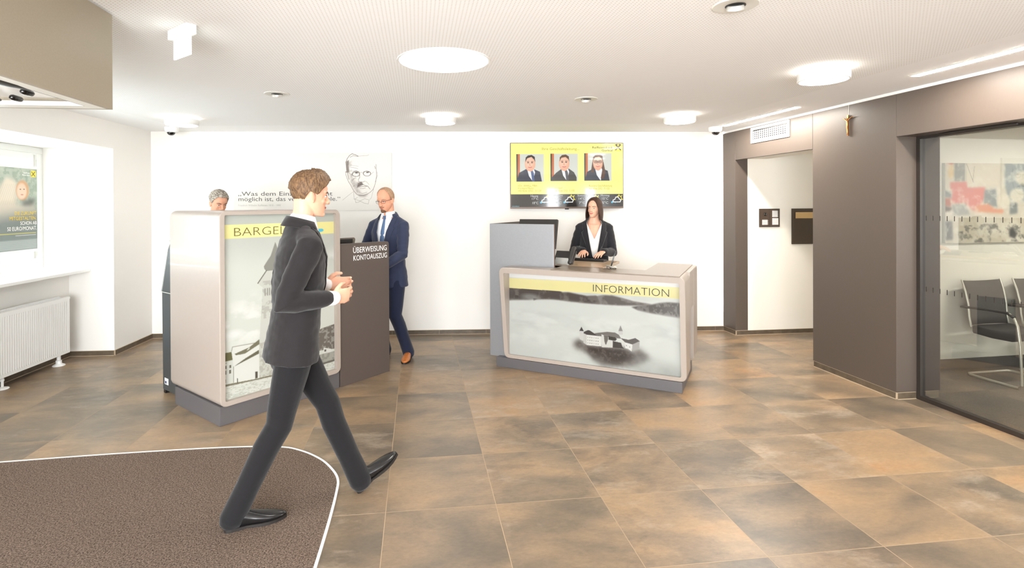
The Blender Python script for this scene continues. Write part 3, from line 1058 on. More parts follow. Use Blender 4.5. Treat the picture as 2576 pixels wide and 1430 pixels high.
MCs = RP(P1, 0)
t = thing('intercom', 'dark brown door intercom panel with lens and name plates on the white wall', 'intercom', MCs[:], A_REC)
x0, x1, z0, z1 = .314, .588, 1.362, 1.594
xm = (x0 + x1) / 2
M_BRN = mat('dark brown metal', (62, 50, 42), .4)
obj('housing', mbox(x0, x1, -.018, -.001, z0, z1), M_BRN, t, bevel=.002)
bm = BM()
for a_, b_ in ((x0 + .006, xm - .003), (xm + .003, x1 - .006)):
    box(bm, a_, b_, -.021, -.018, z0 + .006, z1 - .006)
obj('face_plate', bm, mat('brown metal', (74, 61, 52), .4), t, bevel=.001)
bm = BM()
lx, lz = x0 + .072, z1 - .07
cyl(bm, (lx, -.0225, lz), (lx, -.021, lz), .028, n=24)
obj('lens_ring', bm, M_BRN, t)
bm = BM()
ell(bm, (lx, -.022, lz), (.019, .009, .019), u=20, v=12)
obj('lens', bm, M_BLACKG, t, smooth=0)
for nm, xa, xb, za, zb in (('name_plate', x0 + .03, x0 + .104, z0 + .028, z0 + .092), ('name_plate', xm + .03, xm + .104, z1 - .107, z1 - .025), ('keypad', xm + .03, xm + .112, z0 + .028, z0 + .112)):
    o = obj(nm, mbox(xa, xb, -.0235, -.021, za, zb), mat('pale plate', (206, 204, 202), .4), t, bevel=.001)
    if nm == 'name_plate':
        bm = BM()
        k = 4 if zb - za > .07 else 3
        for i in range(k):
            zz = za + (i + .5) * (zb - za) / k
            box(bm, xa + .006, xb - .01, -.0238, -.0234, zz - .0012, zz + .0012)
            box(bm, xb + .004, xb + .011, -.0228, -.0212, zz - .0035, zz + .0035)
        obj('name_line', bm, mat('grey print', (150, 150, 152), .5), o)

t = thing('mailbox', 'dark brown wall letterbox with brass flap beside the grey panel', 'letterbox', MCs[:], A_REC)
obj('door', mbox(.756, 1.20, -.02, -.001, 1.14, 1.594), mat('dark brown steel', (66, 54, 42), .45), t, bevel=.003)
obj('flap', mbox(.800, 1.156, -.026, -.02, 1.468, 1.548), mat('brushed brass', (206, 176, 128), .3, metal=.6, vary=(30, .1, (1, 1, 30))), t, bevel=.003)

# ------------------------------------------------------------------ wall screen
def XP(p, box_):  # fractions of the picture -> local coordinates
    return None
TX0, TX1, TZ0, TZ1 = 4.518, 5.977, 1.607, 2.45
t = thing('wall_screen', 'wide flat wall screen with yellow portraits page and weather bar', 'screen', BL[:], A_BACK)
obj('housing', mbox(TX0, TX1, -.055, -.012, TZ0, TZ1), M_BLACK, t, bevel=.004)
obj('wall_mount', mbox(TX0 + .45, TX1 - .45, -.013, -.001, TZ0 + .2, TZ1 - .2), M_BLACK, t)
bm = BM()
box(bm, TX0, TX1, -.0585, -.055, TZ1 - .006, TZ1); box(bm, TX0, TX1, -.0585, -.055, TZ0, TZ0 + .022)
box(bm, TX0, TX0 + .006, -.0585, -.055, TZ0 + .022, TZ1 - .006); box(bm, TX1 - .006, TX1, -.0585, -.055, TZ0 + .022, TZ1 - .006)
obj('bezel', bm, mat('bronze grey bezel', (96, 80, 70), .35, metal=.3), t)
bm = BM()
box(bm, TX0 + .70, TX0 + .75, -.06, -.05, TZ0 - .012, TZ0 + .004)
obj('sensor', bm, M_BLACK, t)
sx0, sx1, sz0, sz1 = TX0 + .006, TX1 - .006, TZ0 + .022, TZ1 - .006
C = Canvas(400, 228, sx0, sx1, sz0, sz1, (40, 36, 34))
SW, SH = sx1 - sx0, sz1 - sz0
def SP(x, y): return (sx0 + (x - 45) / 2112 * SW, sz1 - (y - 90) / 1185 * SH)
YB = SP(0, 1035)[1]
C.rect(sx0, sx1, YB, sz1, (250, 243, 140))
def portrait(x0, y0, hair, jacket, tie, kind):
    (xa, za), (xb, zb) = SP(x0, y0 + 510), SP(x0 + 515, y0)
    C.rect(xa, xb, za, zb, (206, 208, 198))
    C.rect(xa, xa + .018, za, zb, (48, 62, 66))
    C.rect(xa + .018, xa + .045, za, zb, (196, 104, 52))
    w, h = xb - xa, zb - za
    def q(u, v): return (xa + u * w, zb - v * h)
    if kind == 2:
        C.poly([q(.28, .5), q(.32, .15), q(.5, .03), q(.66, .12), q(.72, .5), q(.76, .85), q(.52, .9), q(.26, .75)], hair, 1)
    C.poly([q(.02, 1), q(.1, .68), q(.36, .54), q(.62, .54), q(.86, .64), q(.93, 1)] if kind != 1 else [q(.05, .86), q(.2, .7), q(.4, .55), q(.68, .55), q(.86, .68), q(.95, .86), q(.95, 1), q(.05, 1)], jacket)
    C.poly([q(.38, .5), q(.62, .5), q(.68, .66), q(.6, 1), q(.46, .8)], (236, 236, 240))
    if tie:
        C.poly([q(.52, .62), q(.6, .6), q(.64, .7), q(.66, 1), q(.58, 1)], tie)
    C.poly([q(.42, .4), q(.58, .4), q(.59, .56), q(.52, .64), q(.42, .57)], (214, 152, 122))
    C.oval(*q(.5, .36),   .068 if kind != 2 else .062, .094, (226, 168, 138))
    C.oval(*q(.47, .30), .055, .07, (244, 198, 172), .7, .03)
    C.poly([q(.33, .3), q(.34, .13), q(.42, .05), q(.56, .03), q(.67, .1), q(.69, .3), q(.65, .2), q(.55, .12 if kind else .1), q(.4, .15), q(.36, .22)], hair)
    C.oval(*q(.43, .31), .012, .006, (60, 40, 36)); C.oval(*q(.57, .31), .012, .006, (60, 40, 36))
    C.line([q(.39, .27), q(.46, .265)], .006, (70, 46, 38), .8); C.line([q(.54, .265), q(.61, .27)], .006, (70, 46, 38), .8)
    C.line([q(.5, .33), q(.48, .4), q(.52, .41)], .006, (196, 126, 100), .8)
    C.line([q(.44, .475), q(.5, .487), q(.56, .47)], .009, (196, 84, 84), .9)
    if kind == 2:
        C.ring(*q(.425, .31), .022, .017, .005, (40, 34, 40)); C.ring(*q(.575, .31), .022, .017, .005, (40, 34, 40))
        C.poly([q(.7, .3), q(.78, .7), q(.72, .92), q(.6, .92), q(.66, .6)], hair)
        C.poly([q(.3, .3), q(.35, .55), q(.36, .7), q(.24, .7)], hair)
    C.put(C.mask([q(0, 1.08), q(1, 1.08), q(1, 1), q(0, 1)]), (250, 243, 140))
portrait(150, 293, (46, 38, 34), (38, 46, 66), (70, 90, 130), 0)
portrait(790, 285, (92, 66, 46), (62, 60, 58), (80, 80, 84), 1)
portrait(1425, 278, (92, 64, 50), (56, 60, 70), None, 2)
C.rect(*[SP(1990, 0)[0], SP(2125, 0)[0], SP(0, 238)[1], SP(0, 103)[1]], (252, 230, 70))
for pa_, pb_, pc_ in (((2020, 215), (2110, 120), (2085, 112)), ((2112, 215), (2022, 120), (2048, 112))):
    C.line([SP(*pa_), SP(*pb_), SP(*pc_)], .014, (40, 34, 26))
for k, xw in enumerate((700, 1140, 1600, 2040)):
    cx0, cz0 = SP(xw, 1140)
    C.line([SP(xw + 30, 1075), SP(xw + 40, 1050)], .01, (238, 222, 70)); C.line([SP(xw + 75, 1085), SP(xw + 95, 1065)], .01, (238, 222, 70)); C.line([SP(xw + 85, 1130), SP(xw + 110, 1138)], .01, (238, 222, 70))
    C.ring(*SP(xw + 40, 1120), .032, .034, .009, (238, 222, 70))
    C.oval(cx0, cz0, .036, .026, (40, 36, 34)); C.oval(cx0 - .03, cz0 - .012, .02, .016, (40, 36, 34)); C.oval(cx0 + .026, cz0 - .006, .026, .02, (40, 36, 34))
    C.line([SP(xw - 70, 1185), SP(xw + 60, 1185), SP(xw + 75, 1150), SP(xw + 45, 1130), SP(xw + 25, 1095), SP(xw - 20, 1095), SP(xw - 38, 1135), SP(xw - 72, 1150), SP(xw - 76, 1172), SP(xw - 60, 1186)], .010, (246, 246, 244))
    C.oval(*SP(xw - 92, 1190), .012, .012, (80, 190, 232)); C.oval(*SP(xw - 30, 1196), .006, .006, (80, 190, 232))
C.mesh('display', attr_mat('lit display', .12, coat=.6, emit=.9, screen=True), t, -.0575)
My = Matrix.Translation((0, -.0585, 0))
def stxt(s, x0, x1, y0, y1, m, **k):
    (xa, za), (xb, zb) = SP(x0, y1), SP(x1, y0)
    text(s, 'lettering', m, t, My, (xa, xb, za, zb), **k)
M_YINK = mat('mustard lettering', (30, 28, 8), .5, emit=.5, emit_col=(214, 200, 50))
M_WE = mat('white screen lettering', (40, 40, 40), .5, emit=.6, emit_col=(250, 250, 248))
M_CY = mat('cyan screen lettering', (20, 40, 44), .5, emit=.6, emit_col=(120, 210, 235))
stxt('Ihre Geschäftsleitung...', 630, 1330, 168, 232, M_YINK)
stxt('Raiffeisenbank\nGurktal', 1580, 1970, 148, 240, M_INK, align='right')
stxt('VDir. KRALL, MBA\nVorstand Markt\n+43 4266 2252 - 51120', 172, 615, 862, 990, M_YINK)
stxt('Vorstand\n+43 4266 2252 - 51100', 860, 1240, 905, 990, M_YINK)
stxt('Assistenz Geschäftsleitung\n+43 4266 2252 - 51120', 1510, 1950, 862, 955, M_YINK)
for s, hi, lo, xx in (('Heute', '17°C', '10°C', 415), ('Morgen', '15°C', '9°C', 850), ('Sonntag', '14°C', '7°C', 1295), ('Montag', '15°C', '5°C', 1735)):
    w = 26 * len(s)
    stxt(s, xx, xx + w + 10, 1046, 1092, M_WE)
    stxt(hi, xx + 25, xx + 143, 1100, 1143, M_WE)
    stxt(lo, xx + 30, xx + 143, 1176, 1222, M_WE)
stxt('www.wetter.at', 62, 200, 1252, 1270, M_CY)

# ------------------------------------------------------------------ quotation board
QX0, QX1, QZ0, QZ1 = 1.028, 3.006, 1.597, 2.327
t = thing('quote_board', 'white board with a quotation and drawn portrait of a bespectacled man on the back wall', 'board', BL[:], A_BACK)
obj('board', mbox(QX0, QX1, -.026, -.001, QZ0, QZ1), M_WHITEP, t, bevel=.002)
C = Canvas(620, 230, QX0, QX1, QZ0, QZ1, (214, 210, 203))
INK = (74, 62, 56)
def QP(x, y):  # crop (850,380)-(990,540) at 8.936x
    px_, py_ = 850 + x / 8.936, 380 + y / 8.936
    return (QX0 + (px_ - 587) / 398 * (QX1 - QX0), QZ1 - (py_ - 384) / 146.5 * (QZ1 - QZ0))
sh = C.noise(40, 4, 9)
C.poly([QP(230, 480), QP(320, 780), QP(430, 960), QP(440, 760), QP(330, 640), QP(300, 520)], (120, 108, 102), .55, .016)
C.poly([QP(180, 230), QP(240, 200), QP(230, 330), QP(250, 480), QP(190, 480), QP(175, 330)], (90, 78, 72), .8, .006)
C.poly([QP(420, 960), QP(560, 990), QP(680, 960), QP(600, 1040), QP(480, 1030)], (120, 108, 102), .6, .012)
C.poly([QP(430, 870), QP(520, 930), QP(420, 930)], (120, 108, 102), .5, .012)
C.poly([QP(340, 470), QP(470, 470), QP(480, 600), QP(450, 620), QP(470, 520)], (120, 108, 102), .35, .01)
C.poly([QP(440, 720), QP(520, 690), QP(560, 760), QP(480, 800), QP(420, 820)], (80, 68, 62), .8, .004)
for pts, wd in (([(190, 480), (180, 330), (170, 250), (200, 170), (250, 100), (310, 60), (390, 85), (450, 115)], 11), ([(260, 140), (330, 105), (440, 120)], 8), ([(450, 115), (560, 105), (650, 100), (690, 85)], 4), ([(230, 360), (330, 370), (440, 400)], 5), ([(280, 320), (400, 335), (450, 345)], 3),
                ([(335, 455), (400, 445), (470, 470)], 9), ([(560, 470), (640, 450), (710, 480)], 8), ([(310, 520), (340, 480), (400, 470), (470, 490)], 7), ([(160, 470), (170, 540), (200, 630), (230, 700), (270, 760), (330, 880), (400, 970), (470, 1010), (560, 1010), (650, 975), (720, 930), (780, 870), (810, 800), (840, 700), (860, 560), (855, 450), (850, 300)], 8),
                ([(160, 465), (200, 480), (235, 640)], 10), ([(480, 500), (480, 600), (450, 640), (455, 690), (520, 710), (590, 685)], 8), ([(590, 680), (640, 700), (690, 760)], 4), ([(420, 830), (440, 790), (520, 740), (600, 780), (660, 795), (710, 860)], 9), ([(450, 815), (540, 805), (640, 800)], 8), ([(480, 850), (560, 850), (610, 835)], 6),
                ([(460, 930), (540, 960), (640, 930)], 5), ([(340, 910), (350, 1090), (430, 1050)], 4), ([(330, 920), (200, 1020), (90, 1110)], 3), ([(790, 870), (740, 1060), (700, 1100)], 3), ([(370, 1090), (480, 1130), (590, 1080), (690, 1110), (670, 1200), (580, 1180), (500, 1140), (390, 1170), (370, 1090)], 4), ([(870, 470), (880, 560), (850, 640), (830, 700)], 5), ([(820, 340), (835, 400)], 9),
                ([(300, 540), (240, 500), (215, 480)], 5), ([(740, 520), (800, 470)], 4), ([(470, 490), (520, 480), (570, 500)], 5)):
    C.line([QP(*p) for p in pts], wd / 8.936 / 201.2, INK, .85)
for cx0, cy0 in ((395, 520), (645, 510)):
    C.ring(*QP(cx0, cy0), .046, .031, .0055, INK, .9)
    C.oval(*QP(cx0 + 10, cy0 - 28), .018, .0075, (60, 50, 46))
C.put((sh > .58).astype(float) * C.blur(C.mask([QP(200, 250), QP(330, 780), QP(460, 1000), QP(420, 700), QP(300, 450), QP(280, 200)]), .02), INK, .4)
C.mesh('print', attr_mat('board print', .5), t, -.0265)
My = Matrix.Translation((0, -.0275, 0))
M_GINK = mat('dark grey lettering', (84, 82, 78), .6)
text('„Was dem Einzelnen nicht', 'lettering', M_GINK, t, My, (1.085, 2.26, 1.778, 1.838))
text('möglich ist, das vermögen viele.“', 'lettering', M_GINK, t, My, (1.088, 2.357, 1.702, 1.772))
text('Friedrich Wilhelm Raiffeisen 1818 - 1888', 'lettering', M_INKG, t, My, (1.086, 1.612, 1.655, 1.678))
# ------------------------------------------------------------------ kiosk for cash
KO, KA = Vector((-1.978, 3.986, 0)), R(52.1)
t = thing('cash_kiosk', 'tall beige kiosk with lit church photograph and yellow BARGELD band', 'kiosk', KO[:], KA)
obj('plinth', mbox(0, 1.085, 0, .77, 0, .145), M_DKGREY, t, bevel=.003)
def rl(x0, x1, z0, z1, r, y, n=6):
    return [Vector((x, y, z)) for x, z in rrect(x0, x1, z0, z1, r, n)]
bm = BM()
X0, X1, Z0, Z1 = -.004, 1.09, .14, 1.62
loops = []
for y, i in ((.885, .05), (.88, .03), (.868, .014), (.85, .004), (.83, 0), (-.014, 0), (-.02, .005)):
    loops.append(rl(X0 + i, X1 - i, Z0 + i, Z1 - i, max(.055 - i * .5, .02), y))
loops.append(rl(X0 + .039, X1 - .046, Z0 + .04, Z1 - .032, .012, -.02))
loops.append(rl(X0 + .039, X1 - .046, Z0 + .04, Z1 - .032, .012, .03))
loft(bm, loops)
obj('shell', bm, M_BEIGE, t, smooth=35)
kx0, kx1, kz0, kz1 = X0 + .039, X1 - .046, Z0 + .04, Z1 - .032
C = Canvas(250, 350, kx0, kx1, kz0, kz1, (206, 210, 200), .58)
g = (C.Z - kz0) / (kz1 - kz0)
C.put(np.ones_like(C.X), np.array((226, 230, 220)) / 255., 1)
C.put(C.blur(C.mask([(kx0, 1.3), (kx1, 1.15), (kx1, kz1), (kx0, kz1)]), .08), (200, 204, 196), .8)
nn = C.noise(7, 5, 2, 1, 1.6)
C.put(np.clip((nn - .5) * 5, 0, 1) * C.blur(C.mask([(kx0, .85), (.3, .95), (.42, .7), (.42, .6), (kx0, .6)]), .05), (248, 250, 244), .9)
C.oval(.12, .67, .07, .03, (248, 250, 246), .9, .03)
C.put(np.clip((C.noise(6, 5, 5) - .5) * 5, 0, 1) * C.blur(C.mask([(.85, 1.2), (kx1, 1.25), (kx1, .95), (.9, .9)]), .04), (246, 248, 244), .8)
DK = (106, 104, 84)
# tower with onion dome
C.poly([(.429, 1.25), (.47, 1.36), (.51, 1.25), (.56, 1.21), (.63, 1.16), (.58, 1.13), (.39, 1.13), (.372, 1.15), (.37, 1.17), (.395, 1.205)], (150, 150, 142))
C.poly([(.39, 1.13), (.58, 1.13), (.69, 1.02), (.62, 1.0), (.62, .28), (.327, .28), (.327, .56), (.36, 1.0), (.318, 1.035)], (214, 216, 206))
C.line([(.318, 1.039), (.391, 1.132)], .007, (92, 90, 78)); C.line([(.58, 1.13), (.70, 1.02)], .007, (92, 90, 78))
C.put(np.clip((C.noise(40, 3, 8) - .56) * 9 + .5, 0, 1) * C.mask([(.36, 1.05), (.62, 1.05), (.62, .75), (.345, .75)]), (170, 170, 160), .5)
for x in (.375, .395, .412, .52, .56):
    C.rect(x, x + .01, .93, .99, (160, 160, 150))
P = dict(roofL=[(0.041, 0.543), (0.102, 0.539), (0.121, 0.475), (0.04, 0.475)], bldL=[(0.03, 0.475), (0.121, 0.475), (0.117, 0.299), (0.03, 0.304)],
         hall=[(0.102, 0.543), (0.11, 0.576), (0.324, 0.568), (0.323, 0.278), (0.119, 0.299), (0.118, 0.422)],
         canopy=[(0.126, 0.519), (0.243, 0.545), (0.328, 0.592), (0.327, 0.552), (0.209, 0.503), (0.137, 0.506)],
         roofline=[(0.118, 0.422), (0.209, 0.465), (0.324, 0.508), (0.324, 0.478)], door=[(0.291, 0.341), (0.311, 0.339), (0.311, 0.287), (0.291, 0.286)],
         tower=[(0.327, 0.56), (0.62, 0.56), (0.62, 0.279), (0.326, 0.28)], path=[(0.03, 0.304), (0.288, 0.284), (0.62, 0.273), (0.62, 0.257), (0.03, 0.287)],
         person=[(0.144, 0.327), (0.151, 0.325), (0.151, 0.29), (0.144, 0.292)], hillR=[(0.80, 0.54), (0.914, 0.571), (1.05, 0.586), (1.05, 0.362), (0.80, 0.387)],
         houseR=[(0.927, 0.396), (1.004, 0.37), (1.004, 0.339), (0.923, 0.347)])
C.rect(kx0, kx1, kz0, .29, (226, 229, 219))
C.put(np.clip((C.noise(60, 4, 12, 1, 2.5) - .54) * 9 + .5, 0, 1) * C.mask([(kx0, kz0), (kx1, kz0), (kx1, .29), (kx0, .29)]), (178, 180, 166), .5)
C.poly(P['roofL'], (108, 106, 72)); C.poly(P['bldL'], (222, 225, 216)); C.poly(P['hall'], (234, 236, 228))
C.poly(P['tower'], (190, 190, 178))
C.put(np.clip((C.noise(55, 3, 6) - .5) * 9 + .5, 0, 1) * C.mask(P['tower']), (224, 226, 216), .6)
C.line([(.102, .543), (.11, .576), (.324, .568)], .005, (150, 148, 134))
C.poly(P['canopy'], (122, 120, 98)); C.poly([(.22, .523), (.243, .53), (.25, .545), (.235, .54)], (220, 220, 208)); C.poly(P['roofline'], DK); C.poly(P['door'], (84, 82, 70))
C.poly(P['path'], (128, 124, 104)); C.poly(P['person'], (60, 58, 48)); C.line([(.118, .422), (.117, .30)], .004, (120, 118, 104))
for (xa, za), (xb, zb) in (((0.051, 0.444), (0.064, 0.419)), ((0.086, 0.442), (0.099, 0.419)), ((0.048, 0.407), (0.062, 0.377)), ((0.083, 0.406), (0.097, 0.377)), ((.045, .34), (.058, .315)), ((.055, .466), (.066, .461))):
    C.rect(xa, xb, zb, za, (110, 108, 96))
C.poly(P['hillR'], (118, 112, 104)); C.put(np.clip((C.noise(50, 4, 15) - .57) * 9 + .5, 0, 1) * C.mask(P['hillR']), (190, 188, 182), .6)
C.poly(P['houseR'], (232, 232, 226)); C.rect(.935, .955, .358, .376, (100, 96, 88))
C.poly([(.62, .35), (1.05, .34), (1.05, .25), (.62, .26)], (176, 176, 166)); C.put(np.clip((C.noise(40, 4, 16) - .52) * 9 + .5, 0, 1) * C.mask([(.62, .35), (1.05, .34), (1.05, .25), (.62, .26)]), (128, 126, 116), .5)
C.poly([(.85, .262), (1.05, .268), (1.05, .25), (.85, .245)], (110, 108, 98))
C.put(C.blur(C.mask([(kx0, 1.5), (kx1, 1.5), (kx1, kz1 + .1), (kx0, kz1 + .1)]), .05), (190, 196, 188), .6)
C.rect(kx0, kx1, 1.405, 1.511, (252, 245, 168))
C.rect(.853, .91, 1.424, 1.451, (92, 206, 236)); C.oval(.91, 1.4375, .024, .0135, (92, 206, 236))
for k in range(4):
    C.line([(.78, 1.30 - .022 * k), (.90, 1.305 - .022 * k)], .004, (236, 238, 232), .8)
C.mesh('picture', attr_mat('kiosk print', .25, coat=.4, emit=.05), t, .016)
My = Matrix.Translation((0, .0145, 0))
text('BARGELD', 'lettering', M_OLIVE, t, My, (.126, .655, 1.424, 1.488), offset=-.016)

# counter panel with the transfer terminal behind it
t = thing('service_terminal', 'dark brown terminal counter lettered ÜBERWEISUNG KONTOAUSZUG', 'terminal', KO[:], KA)
bm = BM()
pr = [(1.094, 0.0), (1.688, 0.0)] + [(x, z) for x, z in rrect(1.0, 1.688, 1.0, 1.30, .035, 6) if z > 1.2 and x > 1.5] + [(1.094, 1.305)]
# rounded outer top corner
arc = [(1.688 - .03 + .03 * math.cos(R(a)), 1.30 - .03 + .03 * math.sin(R(a))) for a in range(0, 91, 15)]
pr = [(1.094, 0), (1.688, 0)] + arc + [(1.094, 1.305)]
loft(bm, [[Vector((x, -.004, z)) for x, z in pr], [Vector((x, .036, z)) for x, z in pr]])
obj('front_panel', bm, M_BROWNPANEL, t, bevel=.002)
obj('cabinet', mbox(1.10, 1.385, .037, .50, 0, 1.17), M_DKGREY, t, bevel=.003)
bm = BM()
lp = []
for y, i in ((.10, .02), (.09, 0), (.30, 0), (.31, .02)):
    pass
loft(bm, [[Vector((x, .12 + (1.345 - z) * .35, z)) for x, z in rrect(1.12, 1.375, 1.17, 1.35, .03, 4)], [Vector((x, .34, z)) for x, z in rrect(1.12, 1.40, 1.17, 1.335, .03, 4)]])
obj('screen_hood', bm, mat('taupe plastic', (120, 110, 100), .4), t, smooth=35)
obj('hood_inset', mbox(1.13, 1.335, .116, .13, 1.255, 1.338), M_BLACK, t)
My = Matrix.Translation((0, -.005, 0))
text('ÜBERWEISUNG', 'lettering', M_INKW, t, My, (1.244, 1.656, 1.212, 1.277))
text('KONTOAUSZUG', 'lettering', M_INKW, t, My, (1.247, 1.66, 1.141, 1.190))

# cash machine standing in the back of the kiosk
t = thing('cash_machine', 'anthracite cash machine standing behind the tall kiosk', 'cash machine', KO[:], KA)
bm = BM()
prof = [(.89, .03), (1.155, .03), (1.165, .90), (1.02, 1.285), (.89, 1.36)]
loft(bm, [[Vector((.055, y, z)) for y, z in prof], [Vector((.62, y, z)) for y, z in prof]])
obj('cabinet', bm, M_ANTH, t, bevel=.006)
bm = BM()
pr2 = [(1.168, .902), (1.192, .96), (1.15, 1.12), (1.075, 1.30), (1.0, 1.36), (.97, 1.34), (1.02, 1.285), (1.155, .925)]
loft(bm, [[Vector((.05, y, z)) for y, z in pr2], [Vector((.625, y, z)) for y, z in pr2]])
obj('trim', bm, mat('pale silver', (206, 210, 206), .3, metal=.3), t, smooth=30)
obj('seam', mbox(.052, .623, .89, 1.168, .893, .899), M_SILVER, t)
obj('screen', mbox(.15, .53, -.01, .003, 0, .27, M=Matrix.Translation((0, 1.125, 1.0)) @ Matrix.Rotation(R(20), 4, 'X')), M_BLACKG, t)
for x in (.08, .58):
    obj('foot', mbox(x - .02, x + .025, 1.11, 1.15, 0, .032), M_BLACK, t)
o = obj('rating_label', mbox(.0535, .0552, 1.04, 1.115, .085, .14), M_WHITEP, t)
obj('label_print', mbox(.0528, .0536, 1.075, 1.105, .092, .115), mat('navy print', (40, 50, 90), .5), o)

# ------------------------------------------------------------------ information desk
IO, IA = Vector((.138, 5.462, 0)), R(-27.32)
t = thing('information_desk', 'beige reception desk with foggy castle photograph and INFORMATION band', 'desk', IO[:], IA)
obj('plinth', mbox(-.004, 1.795, .0, .76, 0, .098), M_DKGREY, t, bevel=.003)
def vf(z): return -.125 * (z - .10) / .93
def floop(x0, x1, z0, z1, r, dy, n=6):
    return [Vector((x, vf(z) + dy, z)) for x, z in rrect(x0, x1, z0, z1, r, n)]
def bloop(x0, x1, z0, z1, r, y, n=6):
    return [Vector((x, y, z)) for x, z in rrect(x0, x1, z0, z1, r, n)]
bm = BM()
DX0, DX1, DZ0, DZ1 = .082, 1.832, .100, 1.034
loops = [bloop(DX0 + .004, DX1 - .004, DZ0 + .004, DZ1 - .004, .05, .275), bloop(DX0, DX1, DZ0, DZ1, .055, .27), floop(DX0, DX1, DZ0, DZ1, .055, .006), floop(DX0 + .005, DX1 - .005, DZ0 + .005, DZ1 - .005, .05, 0),
         floop(DX0 + .048, DX1 - .046, DZ0 + .04, DZ1 - .056, .015, 0), bloop(DX0 + .048, DX1 - .046, DZ0 + .035, DZ1 - .056, .015, .05)]
loft(bm, loops)
obj('shell', bm, M_BEIGE, t, smooth=35)
# return wing at the right end, with its dark slot
bm = BM()
pf = [(.56, .165), (.86, .165), (.90, .23), (.90, 1.0), (.87, 1.034), (.56, 1.034)]
loft(bm, [[Vector((1.45, y, z)) for y, z in pf], [Vector((1.825, y, z)) for y, z in pf], [Vector((1.832, .56 + (y - .56) * .99, .6 + (z - .6) * .99)) for y, z in pf]])
obj('wing', bm, M_BEIGE, t, bevel=.004)
obj('wing_bridge', mbox(1.45, 1.830, .268, .57, .69, 1.033), M_BEIGE, t)
obj('slot_panel', mbox(1.50, 1.800, .27, .56, .105, .70), M_DKGREY, t)
# tall dark screen panel left and its return
bm = BM()
box(bm, -.112, .594, .072, .09, .085, 1.462)
obj('screen_panel', bm, mat('satin slate panel', (150, 152, 156), .36, metal=.55, vary=(60, .03)), t, bevel=.0015)
obj('panel_edge', mbox(.5945, .600, .0725, .0895, 1.036, 1.4615), mat('brown edge band', (92, 74, 64), .5), t)
obj('side_panel', mbox(-.112, -.092, .0905, .90, .085, 1.462), M_BROWNPANEL, t, bevel=.0015)
obj('carcass', mbox(-.06, .99, .0905, .72, .098, .99), M_DKGREY, t)
obj('work_top', mbox(-.09, 1.03, .0905, .97, 1.006, 1.034), M_WORKTOP, t, bevel=.002)
# dark counter plate: front strip and right strip in one L
bm = BM()
prism(bm, [(.632, -.128), (1.79, -.128), (1.79, .895), (1.452, .895), (1.452, .20), (.632, .20)], 1.0345, 1.0405)
obj('counter_plate', bm, M_DESKTOP, t, bevel=.001)
# backlit picture
ix0, ix1, iz0, iz1 = DX0 + .048, DX1 - .046, DZ0 + .035, DZ1 - .056
C = Canvas(440, 226, ix0, ix1, iz0, iz1, (226, 230, 224), .47)
n1, n2 = C.noise(3, 5, 21, 1, 2), C.noise(14, 5, 22)
C.put(np.clip((n1 - .45) * 3, 0, 1), (200, 206, 200), .5)
C.put(np.clip((C.noise(4, 4, 33, 1, 2.4) - .5) * 4, 0, 1), (242, 244, 240), .6)
hillA = [(0.127, 0.84), (0.628, 0.84), (0.696, 0.803), (0.758, 0.809), (0.869, 0.794), (0.938, 0.786), (1.029, 0.795), (1.06, .72), (0.916, 0.715), (0.785, 0.717), (0.695, 0.723), (0.581, 0.725), (0.418, 0.714), (0.274, 0.694), (0.12, 0.678)]
hillB = [(0.88, 0.789), (0.97, 0.766), (1.03, .79), (1.097, 0.805), (1.18, .808), (1.26, 0.793), (1.372, 0.769), (1.535, 0.754), (1.408, 0.734), (1.26, 0.722), (1.068, 0.716), (0.869, 0.719)]
hillC = [(1.353, 0.716), (1.463, 0.743), (1.535, 0.754), (1.6, .772), (1.667, 0.783), (1.80, 0.785), (1.80, 0.651), (1.693, 0.658), (1.535, 0.671), (1.408, 0.692)]
C.poly(hillC, (92, 88, 84), 1, .004); C.put(np.clip((C.noise(36, 4, 77) - .52) * 9 + .5, 0, 1) * C.mask(hillC), (150, 148, 144), .6)
C.poly(hillB, (104, 98, 94), 1, .004); C.put(np.clip((n2 - .46) * 6, 0, 1) * C.mask(hillB), (150, 146, 142), .7)
C.poly(hillA, (82, 74, 70), 1, .004); C.put(np.clip((n2 - .48) * 6, 0, 1) * C.mask(hillA), (128, 122, 116), .7)
C.oval(.36, .735, .09, .03, (150, 150, 146), .8, .03)
C.put((n2 > .56).astype(float) * C.mask([(ix0, .75), (.3, .73), (.44, .72), (.4, .70), (.25, .70), (ix0, .69)]), (70, 64, 60), .8)
for z, w in ((.70, .03), (.665, .03)):
    fog = C.blur(C.mask([(ix0, z - .06), (ix1, z - .10), (ix1, z - .045), (1.4, z - .02), (1.0, z + .012), (.6, z + .02), (ix0, z - .012)]), w * .5)
    C.put(fog * np.clip(.4 + C.noise(9, 4, 44), 0, 1), (226, 230, 224), .9)
rock = [(0.80, 0.325), (0.86, 0.368), (0.904, 0.339), (0.934, 0.313), (1.075, 0.321), (1.18, 0.329), (1.286, 0.329), (1.354, 0.309), (1.422, 0.346), (1.446, 0.32), (1.52, 0.273), (1.422, 0.2), (1.322, 0.166), (1.22, 0.161), (1.096, 0.144), (1.0, 0.19), (0.93, 0.25), (0.82, 0.274)]
rm = C.blur(C.mask(rock), .022)
C.put(np.clip(rm * (.55 + C.noise(8, 5, 50)), 0, 1), (96, 90, 86), .9)
core_ = [(0.90, 0.34), (0.96, 0.31), (1.286, 0.325), (1.35, .3), (1.38, 0.25), (1.25, 0.2), (1.12, 0.19), (1.05, 0.23), (.95, .27)]
C.put(C.blur(C.mask(core_), .018) * np.clip(.5 + C.noise(12, 4, 51), 0, 1), (64, 56, 52), .95)
